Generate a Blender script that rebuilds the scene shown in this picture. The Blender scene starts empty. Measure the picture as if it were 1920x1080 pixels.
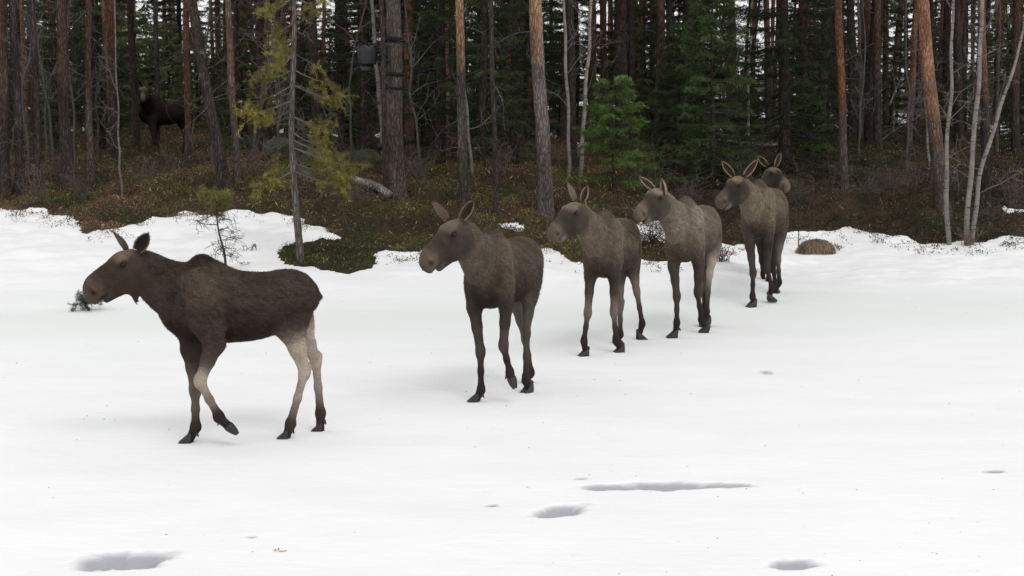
import bpy, math
import numpy as np
from mathutils import Vector

# ------------------------------------------------------------------ camera, world, sun, exposure
S = bpy.context.scene
COL = S.collection
FPX = 3400.0            # focal length in pixels of a 1920-wide frame
CAMZ = 3.3
PITCH = math.atan((540 - 130) / FPX)
cam_d = bpy.data.cameras.new("camera"); cam = bpy.data.objects.new("camera", cam_d); COL.objects.link(cam)
cam.location = (0, 0, CAMZ); cam.rotation_euler = (math.pi / 2 - PITCH, 0, 0)
cam_d.sensor_width = 36; cam_d.lens = FPX / 1920 * 36; cam_d.clip_end = 3000; cam_d.clip_start = 0.1
S.camera = cam
W_ = bpy.data.worlds.new("World"); S.world = W_; W_.use_nodes = True
wn, wl = W_.node_tree.nodes, W_.node_tree.links
SUN_EL, SUN_AZ = math.radians(52), math.radians(150)      # azimuth from +Y clockwise
sky = wn.new("ShaderNodeTexSky"); sky.sky_type = 'NISHITA'; sky.sun_disc = False
sky.sun_elevation = SUN_EL; sky.sun_rotation = SUN_AZ; sky.air_density = 1.2; sky.dust_density = 1.5
hs = wn.new("ShaderNodeHueSaturation"); hs.inputs['Saturation'].default_value = 0.07
wl.new(sky.outputs[0], hs.inputs['Color'])
bg = wn["Background"]; bg.inputs['Strength'].default_value = 0.15
ov = wn.new("ShaderNodeMix"); ov.data_type = 'RGBA'; ov.inputs[0].default_value = 0.75       # the even white of a cloud deck
wl.new(hs.outputs[0], ov.inputs[6]); ov.inputs[7].default_value = (6.0, 6.05, 6.15, 1)
wl.new(ov.outputs[2], bg.inputs['Color'])
sun_d = bpy.data.lights.new("sun", 'SUN'); sun = bpy.data.objects.new("sun", sun_d); COL.objects.link(sun)
sun_d.energy = 0.6; sun_d.angle = math.radians(25); sun_d.color = (1, 0.97, 0.93)
sdir = Vector((math.sin(SUN_AZ) * math.cos(SUN_EL), math.cos(SUN_AZ) * math.cos(SUN_EL), math.sin(SUN_EL)))
sun.rotation_euler = sdir.to_track_quat('Z', 'Y').to_euler()
S.view_settings.view_transform = 'Standard'; S.view_settings.look = 'None'
S.view_settings.exposure = 0.24; S.view_settings.gamma = 1

# ------------------------------------------------------------------ helpers
CP, SP = math.cos(PITCH), math.sin(PITCH)
def ray(px, py):
    a, b = (px - 960) / FPX, (540 - py) / FPX
    return np.array([a, CP + b * SP, -SP + b * CP])
def W(px, py, Y):
    d = ray(px, py); return np.array([0, 0, CAMZ]) + d * (Y / d[1])
def project(x, y, z):
    dz = z - CAMZ; fwd = y * CP - dz * SP; up = y * SP + dz * CP
    fwd = np.where(fwd < .1, .1, fwd)
    return 960 + FPX * x / fwd, 540 - FPX * up / fwd

def _hash(i, j, seed):
    n = (i * 374761393 + j * 668265263 + seed * 1442695041) & 0xffffffff
    n = ((n ^ (n >> 13)) * 1274126177) & 0xffffffff
    return ((n ^ (n >> 16)) & 0xffff) / 65535.0
def vnoise(x, y, seed=0):
    x = np.asarray(x, float); y = np.asarray(y, float)
    i = np.floor(x).astype(np.int64); j = np.floor(y).astype(np.int64)
    fx, fy = x - i, y - j; fx = fx * fx * (3 - 2 * fx); fy = fy * fy * (3 - 2 * fy)
    a, b, c, d = _hash(i, j, seed), _hash(i + 1, j, seed), _hash(i, j + 1, seed), _hash(i + 1, j + 1, seed)
    return (a * (1 - fx) + b * fx) * (1 - fy) + (c * (1 - fx) + d * fx) * fy
def fbm(x, y, seed=0, o=4):
    s, a, t = 0, 1.0, 0
    for k in range(o):
        s = s + a * vnoise(x * 2 ** k, y * 2 ** k, seed + k * 17); t += a; a *= .5
    return s / t
def sstep(a, b, x):
    t = np.clip((x - a) / (b - a), 0, 1); return t * t * (3 - 2 * t)

def mk(name, V, quads=None, tris=None, col=None, mat=None, parent=None, smooth=True, attrs=None, link=True):
    me = bpy.data.meshes.new(name)
    V = np.asarray(V, np.float32); nq = 0 if quads is None else len(quads); nt = 0 if tris is None else len(tris)
    me.vertices.add(len(V)); me.vertices.foreach_set("co", V.ravel())
    li, ls = [], []
    if nq: li.append(np.asarray(quads, np.int32).ravel()); ls.append(np.arange(nq) * 4)
    if nt: li.append(np.asarray(tris, np.int32).ravel()); ls.append(nq * 4 + np.arange(nt) * 3)
    li = np.concatenate(li); ls = np.concatenate(ls).astype(np.int32)
    me.loops.add(len(li)); me.loops.foreach_set("vertex_index", li)
    me.polygons.add(nq + nt); me.polygons.foreach_set("loop_start", ls)
    me.polygons.foreach_set("use_smooth", np.full(nq + nt, smooth))
    if col is not None:
        at = me.attributes.new("col", 'FLOAT_COLOR', 'POINT')
        c = np.ones((len(V), 4), np.float32); c[:, :3] = col; at.data.foreach_set("color", c.ravel())
    for k, v in (attrs or {}).items():
        at = me.attributes.new(k, 'FLOAT', 'POINT'); at.data.foreach_set("value", np.asarray(v, np.float32))
    me.update(calc_edges=True); me.validate()
    if mat: me.materials.append(mat)
    if not link: return me
    o = bpy.data.objects.new(name, me); COL.objects.link(o)
    if parent: o.parent = parent
    return o
def put(name, me, parent=None, loc=None):
    o = bpy.data.objects.new(name, me); COL.objects.link(o)
    if parent: o.parent = parent
    if loc is not None: o.location = loc
    return o
def thing(name, label, cat, loc=(0, 0, 0), group=None, rz=0, sc=1):
    o = bpy.data.objects.new(name, None); COL.objects.link(o); o.location = loc
    o.rotation_euler = (0, 0, rz); o.scale = (sc, sc, sc); o.empty_display_size = .2
    return tag(o, label, cat, group)
def tag(o, label=None, cat=None, group=None, kind=None):
    if label: o["label"] = label
    if cat: o["category"] = cat
    if group: o["group"] = group
    if kind: o["kind"] = kind
    return o

class MB:
    """collects tubes, blades and blobs into one mesh"""
    def __init__(s): s.V, s.Q, s.T, s.C, s.n = [], [], [], [], 0
    def add(s, V, Q=None, T=None, C=(1, 1, 1)):
        V = np.asarray(V, float); s.V.append(V)
        if Q is not None and len(Q): s.Q.append(np.asarray(Q) + s.n)
        if T is not None and len(T): s.T.append(np.asarray(T) + s.n)
        s.C.append(np.broadcast_to(np.asarray(C, float), (len(V), 3))); s.n += len(V)
    def tube(s, P, R, sides=8, C=(1, 1, 1), cap=True, wob=0, rng=None):
        P = np.asarray(P, float); n = len(P); R = np.broadcast_to(np.asarray(R, float), (n,))
        T = np.gradient(P, axis=0); T /= np.linalg.norm(T, axis=1)[:, None] + 1e-9
        ref = np.array([1., 0, 0]) if abs(T[0][2]) > .7 else np.array([0, 0, 1.])
        A = np.cross(T, ref); A /= np.linalg.norm(A, axis=1)[:, None] + 1e-9; B = np.cross(T, A)
        th = np.arange(sides) / sides * 2 * np.pi
        rr = np.repeat(R[:, None], sides, 1)
        if wob and rng is not None: rr = rr * (1 + wob * (rng.random((n, sides)) - .5))
        V = P[:, None] + rr[..., None] * (A[:, None] * np.cos(th)[None, :, None] + B[:, None] * np.sin(th)[None, :, None])
        i = np.arange(n - 1)[:, None] * sides; j = np.arange(sides)[None]; j2 = (j + 1) % sides
        Q = np.stack([i + j, i + j2, i + sides + j2, i + sides + j], -1).reshape(-1, 4)
        V = V.reshape(-1, 3); Tn = []
        if cap:
            V = np.vstack([V, P[0], P[-1]]); a, b = n * sides, n * sides + 1
            jj = np.arange(sides); Tn = np.vstack([np.stack([np.full(sides, a), (jj + 1) % sides, jj], -1),
                np.stack([np.full(sides, b), (n - 1) * sides + jj, (n - 1) * sides + (jj + 1) % sides], -1)])
        C = np.asarray(C, float)
        if C.ndim == 2:
            C = np.repeat(C, sides, 0); C = np.vstack([C, C[0], C[-1]]) if cap else C
        s.add(V, Q, Tn, C)
    def blades(s, B, D, w, C, rng):
        """thin triangular leaves: base B, vector D, base width w"""
        B = np.asarray(B, float); D = np.asarray(D, float); n = len(B)
        r = rng.normal(size=(n, 3)); A = np.cross(D, r); A /= np.linalg.norm(A, axis=1)[:, None] + 1e-9
        A *= (np.broadcast_to(w, (n,)) / 2)[:, None]
        V = np.stack([B - A, B + A, B + D], 1).reshape(-1, 3)
        C = np.repeat(np.broadcast_to(C, (n, 3)), 3, 0)
        s.add(V, None, np.arange(3 * n).reshape(-1, 3), C)
    def leaves(s, B, D, w, C, rng):
        """diamond leaves: wider in the middle"""
        n = len(B); r = rng.normal(size=(n, 3)); A = np.cross(D, r); A /= np.linalg.norm(A, axis=1)[:, None] + 1e-9
        A *= (np.broadcast_to(w, (n,)) / 2)[:, None]
        V = np.stack([B, B + D * .45 - A, B + D, B + D * .45 + A], 1).reshape(-1, 3)
        s.add(V, np.arange(4 * n).reshape(-1, 4), None, np.repeat(np.broadcast_to(C, (n, 3)), 4, 0))
    def box(s, c, h, C=(1, 1, 1), ax=None):
        ax = np.eye(3) if ax is None else np.asarray(ax, float)
        k = np.array([[-1, -1, -1], [1, -1, -1], [1, 1, -1], [-1, 1, -1], [-1, -1, 1], [1, -1, 1], [1, 1, 1], [-1, 1, 1]]) * np.asarray(h)
        s.add(np.asarray(c) + k @ ax, [[0, 3, 2, 1], [4, 5, 6, 7], [0, 1, 5, 4], [1, 2, 6, 5], [2, 3, 7, 6], [3, 0, 4, 7]], None, C)
    def build(s, name, mat, parent=None, smooth=True, link=True, attrs=None):
        V = np.vstack(s.V); Q = np.vstack(s.Q) if s.Q else None; T = np.vstack(s.T) if s.T else None
        return mk(name, V, Q, T, np.vstack(s.C), mat, parent, smooth, attrs, link)

def material(name, rough=.8, spec=.3):
    m = bpy.data.materials.new(name); m.use_nodes = True; n, l = m.node_tree.nodes, m.node_tree.links
    b = n["Principled BSDF"]; b.inputs['Roughness'].default_value = rough; b.inputs['Specular IOR Level'].default_value = spec
    return m, n, l, b
def N(n, t, **k):
    x = n.new("ShaderNode" + t)
    for a, v in k.items():
        if a[0] == 'i' and a[1:].isdigit(): x.inputs[int(a[1:])].default_value = v
        elif a.startswith('in_'): x.inputs[a[3:].replace('_', ' ')].default_value = v
        else: setattr(x, a, v)
    return x
def mixc(n, l, blend, fac, a, b):
    x = N(n, 'Mix', data_type='RGBA', blend_type=blend)
    for s_, v in ((0, fac), (6, a), (7, b)):
        if hasattr(v, 'is_linked'): l.new(v, x.inputs[s_])
        else: x.inputs[s_].default_value = v if s_ == 0 else (*v, 1)
    return x.outputs[2]
def ramp(n, l, src, p0, p1):
    x = N(n, 'MapRange'); l.new(src, x.inputs[0]); x.inputs[1].default_value = p0; x.inputs[2].default_value = p1
    return x.outputs[0]
def bump(n, l, b, src, dist, strength=1):
    x = N(n, 'Bump'); x.inputs['Distance'].default_value = dist; x.inputs['Strength'].default_value = strength
    l.new(src, x.inputs['Height']); l.new(x.outputs[0], b.inputs['Normal']); return x

def mat_attr(name, rough=.85, spec=.2, var=.35, scale=6, bscale=None, bdist=.01, trans=0, objvar=0):
    m, n, l, b = material(name, rough, spec)
    at = N(n, 'Attribute', attribute_name='col'); tc = N(n, 'TexCoord')
    no = N(n, 'TexNoise', in_Scale=scale, in_Detail=4); l.new(tc.outputs['Object'], no.inputs['Vector'])
    r = ramp(n, l, no.outputs[0], .3, .7)
    mr = N(n, 'MapRange', i3=1 - var, i4=1 + var); l.new(r, mr.inputs[0])
    c = mixc(n, l, 'MULTIPLY', 1.0, at.outputs['Color'], mr.outputs[0])
    if objvar:
        oi = N(n, 'ObjectInfo'); o2 = N(n, 'MapRange', i3=1 - objvar, i4=1 + objvar); l.new(oi.outputs['Random'], o2.inputs[0])
        c = mixc(n, l, 'MULTIPLY', 1.0, c, o2.outputs[0])
    l.new(c, b.inputs['Base Color'])
    if bscale:
        nb = N(n, 'TexNoise', in_Scale=bscale, in_Detail=5); l.new(tc.outputs['Object'], nb.inputs['Vector'])
        bump(n, l, b, nb.outputs[0], bdist)
    if trans:
        t = N(n, 'BsdfTranslucent'); l.new(c, t.inputs['Color']); ms = N(n, 'MixShader', i0=trans)
        l.new(b.outputs[0], ms.inputs[1]); l.new(t.outputs[0], ms.inputs[2]); l.new(ms.outputs[0], n['Material Output'].inputs[0])
    return m
# ------------------------------------------------------------------ terrain
LY = [-400, 25.0, 26.5, 28.5, 30.5, 32.7, 36, 39, 43, 47, 60, 100, 600]
LZ = [0, 0, .05, .22, .46, .70, .88, .93, .80, .75, .82, 1.0, 1.6]
RY = [-400, 30.5, 33, 35, 38, 42, 46, 55, 100, 600]
RZ = [0, 0, .13, .36, .80, 1.12, .98, .88, 1.05, 1.6]
PITS = []    # (cx, cy, half x, half y, skew, depth)
for px, py, hw, hy, sk, dp in ((238, 1047, 100, .27, .16, .08), (1052, 957, 60, .20, .22, .065), (1160, 912, 78, .13, .05, .05), (1258, 910, 105, .17, .0, .065), (1355, 909, 82, .11, .0, .05), (1498, 1058, 58, .13, .0, .045), (1865, 884, 24, .06, 0, .02),
                               (1440, 698, 16, .08, 0, .03), (925, 948, 12, .05, 0, .02), (470, 1006, 12, .04, 0, .02), (1090, 897, 10, .04, 0, .02)):
    g = W(px, py, 10); t = (CAMZ) / (CAMZ - g[2]); g = np.array([0, 0, CAMZ]) + (g - np.array([0, 0, CAMZ])) * t
    PITS.append((g[0], g[1], hw / FPX * g[1], hy, sk, dp))
HB = [(-3000, 396), (0, 398), (60, 401), (150, 411), (165, 439), (190, 438), (235, 428), (300, 408), (350, 402), (430, 397), (500, 401), (560, 411),
      (580, 424), (640, 447), (690, 470), (760, 475), (830, 468), (900, 456), (1020, 470), (1060, 478), (1095, 494), (1250, 494), (1290, 487), (1345, 462), (1385, 463),
      (1400, 452), (1470, 436), (1540, 431), (1580, 436), (1640, 440), (1700, 447), (1716, 452), (1728, 461), (1850, 461), (1872, 453), (1920, 450), (5000, 440)]
HBX, HBY = np.array([p[0] for p in HB], float), np.array([p[1] for p in HB], float)
TONG = [(648, 432), (632, 450), (590, 452), (535, 457), (514, 475), (523, 493), (580, 505), (650, 517), (706, 509), (722, 488), (728, 465), (700, 448)]
SNOWP = [[(1192, 428), (1215, 418), (1250, 424), (1262, 450), (1250, 466), (1195, 464)], [(925, 425), (950, 421), (985, 430), (985, 437), (940, 434)],
         [(246, 324), (290, 322), (338, 331), (334, 337), (270, 334)], [(0, 330), (14, 334), (18, 352), (8, 360), (0, 362)], [(1878, 398), (1925, 401), (1925, 406), (1890, 404)]]
def inpoly(px, py, poly):
    r = np.zeros(px.shape, bool); n = len(poly)
    for i in range(n):
        (x1, y1), (x2, y2) = poly[i], poly[(i + 1) % n]
        c = ((y1 > py) != (y2 > py)) & (px < (x2 - x1) * (py - y1) / ((y2 - y1) or 1e-9) + x1)
        r ^= c
    return r
def base_h(x, y):
    zl = np.interp(y, LY, LZ); zr = np.interp(y, RY, RZ)
    t = sstep(1.0, 4.5, x + .3 * (y - 33)); z = zl * (1 - t) + zr * t
    up = sstep(.02, .5, z)
    z = z + up * (.22 * (fbm(x * .35, y * .35, 3) - .5) + .10 * (fbm(x * 1.3, y * 1.3, 8) - .5))
    # mossy knolls
    for kx, ky, kr, kh in ((7.2, 41.5, 1.5, .28), (-9.0, 47, 3, .17), (-1.9, 34.2, 1.5, .26), (.2, 34.6, 1.1, .16), (-3.2, 36.5, 1.6, .22), (9.3, 37, 1.6, .1), (-6.5, 35.5, 2.2, .12)):
        z = z + kh * np.exp(-((x - kx) ** 2 + (y - ky) ** 2) / kr ** 2)
    return z
def heath_mask(x, y, z):
    px, py = project(x, y, z)
    jx = (fbm(x * 2.2, y * 1.2, 21) - .5); j = 20 * jx + 3 * (vnoise(x * 6, y * 5, 5) - .5)
    e = py + j - np.interp(px + 30 * (vnoise(x * 3, y * 2, 9) - .5), HBX, HBY)      # <0 heath
    near = 1 - sstep(-2.5, 2.5, e)
    tong = inpoly(px + 60 * jx, py + j * .7, TONG).astype(float)
    for P in SNOWP: near = np.where(inpoly(px + 20 * jx, py + j * .4, P), 0, near)
    near = np.where(y > 36, 1, near); near = np.where((y > 50) & (fbm(x * .9, y * .35, 33) > .66), 0, near); near = np.maximum(near, tong)
    for P in SNOWP[2:]: near = np.where(inpoly(px + 20 * jx, py + j * .4, P), 0, near)
    pn = fbm(x * .25, y * .16, 31)
    far = 1 - sstep(.59, .64, pn + .03 * jx + .0004 * np.clip(y - 60, 0, 80))
    far = np.where(y < 61, 1, far)
    m = np.where(y < 36, near, np.where(y < 61, near, far))
    return np.where(y < 25, 0, m)
def heath_soft(x, y, z):
    px, py = project(x, y, z); return np.where(y > 36, 1, .25 + .75 * (1 - sstep(-34, 4, py - np.interp(px, HBX, HBY))))
def ground_z(x, y):
    x = np.asarray(x, float); y = np.asarray(y, float); z = base_h(x, y); m = heath_mask(x, y, z)
    hum = (.34 * sstep(.25, .8, fbm(x * 1.5, y * 1.5, 44)) - .05)
    z = z + hum * sstep(.1, 1, m) * heath_soft(x, y, z) + (1 - m) * (.03 * sstep(24, 28, y) + .20 * (fbm(x * .9, y * .9, 50) - .5) * sstep(26, 29, y) + .05 * (fbm(x * 4, y * 4, 53) - .5) * sstep(26, 29, y))
    z = z + (1 - m) * .012 * (fbm(x * .7, y * .7, 60) - .5) * (1 - sstep(24, 29, y))
    return z, m
def gz(x, y): return float(ground_z(np.array([x]), np.array([y]))[0][0])
def hit(px, py, zoff=0):
    """the point of the ground seen at a pixel"""
    d = ray(px, py); Y = np.arange(8, 120, .05); P = np.array([0, 0, CAMZ]) + d * (Y / d[1])[:, None]
    g, _ = ground_z(P[:, 0], P[:, 1]); k = np.argmax(P[:, 2] <= g)
    if P[k, 2] > g[k]: k = len(Y) - 1
    return np.array([P[k, 0], P[k, 1], g[k]])

def axis(parts):
    a = [parts[0][0]]
    for x0, x1, st in parts:
        n = max(1, int(round((x1 - x0) / st))); a += list(np.linspace(x0, x1, n + 1)[1:])
    return np.array(a)
gx = axis([(-500, -100, 60), (-100, -30, 5), (-30, -13, .5), (-13, -4.5, .075), (-4.5, 4.5, .045), (4.5, 13, .075), (13, 30, .5), (30, 100, 5), (100, 500, 60)])
gy = axis([(-200, -10, 20), (-10, 10, 1), (10, 11.6, .1), (11.6, 15.2, .025), (15.2, 25, .1), (25, 40, .07), (40, 50, .15), (50, 90, .5), (90, 160, 2), (160, 700, 60)])
GX, GY = np.meshgrid(gx, gy); GZ, GM = ground_z(GX.ravel(), GY.ravel()); fx, fy = GX.ravel(), GY.ravel()
pit_grey = np.zeros(len(fx))
for cx, cy, hx, hy, sk, dp in PITS:
    dx = (fx - cx) / hx; dy = (fy - cy - sk * dx * .5) / hy
    sel = (abs(dx) < 2.2) & (abs(dy) < 3)
    j = .8 * (fbm(fx[sel] * 5, fy[sel] * 5, 70) - .5) + .5 * (fbm(fx[sel] * 14, fy[sel] * 14, 71) - .5)
    r = np.sqrt(dx[sel] ** 2 + dy[sel] ** 2) + j
    # steep lip on the near side, gentle far slope
    near = dy[sel] < 0
    prof = np.where(near, 1 - sstep(.55, 1.0, r), 1 - sstep(.1, 1.1, r))
    GZ[sel] -= dp * prof
    pit_grey[sel] = np.maximum(pit_grey[sel], (1 - sstep(.6, 1.05, r)))
# greenish bare ice band along the shore
px_, py_ = project(fx, fy, GZ)
ice = np.exp(-((fy - 24.2 - .9 * (fbm(fx * .2, fy * .2, 80) - .5) - .10 * np.clip(fx, -4, 12)) / 1.9) ** 2) * (.5 + .8 * fbm(fx * .3, fy * 1.2, 81))
nyy, nxx = GX.shape; idx = np.arange(nyy * nxx).reshape(nyy, nxx)
q = np.stack([idx[:-1, :-1], idx[:-1, 1:], idx[1:, 1:], idx[1:, :-1]], -1).reshape(-1, 4)

def ground_material():
    m, n, l, b = material("snow_and_heath_soil", .6, .3)
    tc = N(n, 'TexCoord'); A = lambda s_: N(n, 'Attribute', attribute_name=s_).outputs['Fac']
    mp = N(n, 'Mapping'); mp.inputs['Scale'].default_value = (.6, 1.3, 1); l.new(tc.outputs['Object'], mp.inputs[0])
    n1 = N(n, 'TexNoise', in_Scale=.9, in_Detail=6, in_Roughness=.55); l.new(mp.outputs[0], n1.inputs[0])
    c = mixc(n, l, 'MIX', ramp(n, l, n1.outputs[0], .38, .70), (.90, .895, .893), (.845, .845, .85))
    n2 = N(n, 'TexNoise', in_Scale=3.0, in_Detail=5); l.new(mp.outputs[0], n2.inputs[0])
    f2 = ramp(n, l, n2.outputs[0], .58, .80)
    c = mixc(n, l, 'MIX', f2, c, (.86, .835, .81))
    c = mixc(n, l, 'MIX', A('ice'), c, (.785, .825, .79))
    c = mixc(n, l, 'MIX', A('pit_grey'), c, (.36, .36, .385))  # snow turns a darker grey inside the pits
    # grains of bark and needles lying on the snow
    no = N(n, 'TexVoronoi', in_Scale=9.0); l.new(tc.outputs['Object'], no.inputs[0])
    dots = ramp(n, l, no.outputs['Distance'], .045, .02)
    n4 = N(n, 'TexNoise', in_Scale=.55, in_Detail=5); l.new(tc.outputs['Object'], n4.inputs[0])
    gate = ramp(n, l, n4.outputs[0], .56, .66); mu = N(n, 'Math', operation='MULTIPLY'); l.new(dots, mu.inputs[0]); l.new(gate, mu.inputs[1])
    c = mixc(n, l, 'MIX', mu.outputs[0], c, (.30, .26, .22))
    # soil under the heath
    n3 = N(n, 'TexNoise', in_Scale=2.3, in_Detail=8); l.new(tc.outputs['Object'], n3.inputs[0])
    s0 = mixc(n, l, 'MIX', ramp(n, l, n3.outputs[0], .35, .65), (.020, .014, .009), (.055, .034, .018))
    n5 = N(n, 'TexNoise', in_Scale=.7, in_Detail=4); l.new(tc.outputs['Object'], n5.inputs[0])
    s0 = mixc(n, l, 'MIX', ramp(n, l, n5.outputs[0], .5, .65), s0, (.022, .026, .010))
    hz = N(n, 'TexNoise', in_Scale=8, in_Detail=7, in_Roughness=.65); l.new(tc.outputs['Object'], hz.inputs[0]); h1 = N(n, 'Math', operation='MULTIPLY_ADD', i1=.9, i2=-.45); l.new(hz.outputs[0], h1.inputs[0])
    h2 = N(n, 'Math', operation='ADD'); l.new(A('heath'), h2.inputs[0]); l.new(h1.outputs[0], h2.inputs[1]); c = mixc(n, l, 'MIX', ramp(n, l, h2.outputs[0], .47, .55), c, s0)
    l.new(c, b.inputs['Base Color'])
    r = N(n, 'MapRange', i3=.55, i4=.95); l.new(A('heath'), r.inputs[0]); l.new(r.outputs[0], b.inputs['Roughness'])
    nb = N(n, 'TexNoise', in_Scale=7, in_Detail=8, in_Roughness=.6); l.new(mp.outputs[0], nb.inputs[0])
    bump(n, l, b, nb.outputs[0], .014, .6)
    b.inputs['Subsurface Weight'].default_value = 0
    return m
ground = mk("ground", np.stack([fx, fy, GZ], -1), q, None, None, ground_material(), attrs={"heath": GM, "pit_grey": pit_grey, "ice": np.clip(ice, 0, 1)})
tag(ground, kind="structure")
# ------------------------------------------------------------------ moose: bodies grown as one implicit surface
def surface_nets(vals, org, h):
    nx, ny, nz = vals.shape; neg = vals < 0
    cnt = np.zeros((nx - 1, ny - 1, nz - 1), np.int8)
    offs = [(a, b, c) for a in (0, 1) for b in (0, 1) for c in (0, 1)]
    for a, b, c in offs: cnt += neg[a:nx - 1 + a, b:ny - 1 + b, c:nz - 1 + c]
    act = np.argwhere((cnt > 0) & (cnt < 8)); M = len(act)
    cv = np.stack([vals[act[:, 0] + a, act[:, 1] + b, act[:, 2] + c] for a, b, c in offs], 1)
    P = np.zeros((M, 3)); K = np.zeros(M)
    for i, o1 in enumerate(offs):
        for j, o2 in enumerate(offs):
            if j <= i or sum(abs(o1[t] - o2[t]) for t in range(3)) != 1: continue
            v1, v2 = cv[:, i], cv[:, j]; cr = (v1 < 0) != (v2 < 0)
            t = np.where(cr, v1 / np.where(cr, v1 - v2, 1), 0)[:, None]
            P += np.where(cr[:, None], np.array(o1) * (1 - t) + np.array(o2) * t, 0); K += cr
    P = (act + P / K[:, None]) * h + org
    im = np.full(cnt.shape, -1, np.int32); im[act[:, 0], act[:, 1], act[:, 2]] = np.arange(M)
    Q = []
    for ax in range(3):
        b, c = (ax + 1) % 3, (ax + 2) % 3
        s1 = [slice(None)] * 3; s2 = [slice(None)] * 3; s1[ax] = slice(0, -1); s2[ax] = slice(1, None)
        ch = neg[tuple(s1)] != neg[tuple(s2)]; e = np.argwhere(ch)
        e = e[(e[:, b] > 0) & (e[:, c] > 0)]
        e = e[(e[:, b] < cnt.shape[b]) & (e[:, c] < cnt.shape[c])]
        def g(db, dc):
            f = e.copy(); f[:, b] -= db; f[:, c] -= dc; return im[f[:, 0], f[:, 1], f[:, 2]]
        qd = np.stack([g(0, 0), g(1, 0), g(1, 1), g(0, 1)], 1)
        fl = ~neg[e[:, 0], e[:, 1], e[:, 2]]; qd[fl] = qd[fl][:, ::-1]
        Q.append(qd[(qd >= 0).all(1)])
    return P, np.vstack(Q)

def curve(st, n=90):
    st = np.asarray(st, float); o = np.argsort(st[:, 0]); st = st[o]; x = st[:, 0]
    xs = np.linspace(x[0], x[-1], n); out = [xs]
    for k in range(1, st.shape[1]):
        y = st[:, k]; m = np.gradient(y, x); i = np.clip(np.searchsorted(x, xs) - 1, 0, len(x) - 2)
        hh = x[i + 1] - x[i]; t = (xs - x[i]) / hh
        out.append((2*t**3-3*t**2+1)*y[i] + (t**3-2*t**2+t)*hh*m[i] + (-2*t**3+3*t**2)*y[i+1] + (t**3-t**2)*hh*m[i+1])
    return out
TORSO = [(.70, 1.25, 1.15, .04), (.65, 1.33, 1.06, .11), (.56, 1.40, .965, .155), (.46, 1.54, .895, .18), (.38, 1.635, .875, .17), (.29, 1.67, .86, .18), (.16, 1.61, .86, .21),
         (0, 1.525, .865, .25), (-.15, 1.495, .875, .28), (-.30, 1.49, .905, .27), (-.45, 1.505, .96, .25), (-.58, 1.49, 1.03, .22), (-.68, 1.43, 1.10, .175), (-.745, 1.34, 1.17, .10), (-.77, 1.28, 1.22, .03)]
HEAD = [(-.05, -.02, -.12, .03), (-.02, .06, -.19, .075), (.05, .115, -.215, .098), (.12, .142, -.228, .110), (.19, .144, -.228, .106), (.27, .134, -.208, .084), (.35, .130, -.168, .066),
        (.43, .124, -.122, .060), (.50, .118, -.108, .068), (.555, .094, -.104, .069), (.600, .050, -.088, .055), (.620, 0, -.04, .02)]
KU = .92
HEAD = [(a_ * KU, b_, c_, d_) for a_, b_, c_, d_ in HEAD]
TC, HC = curve(TORSO), curve(HEAD)

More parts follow.
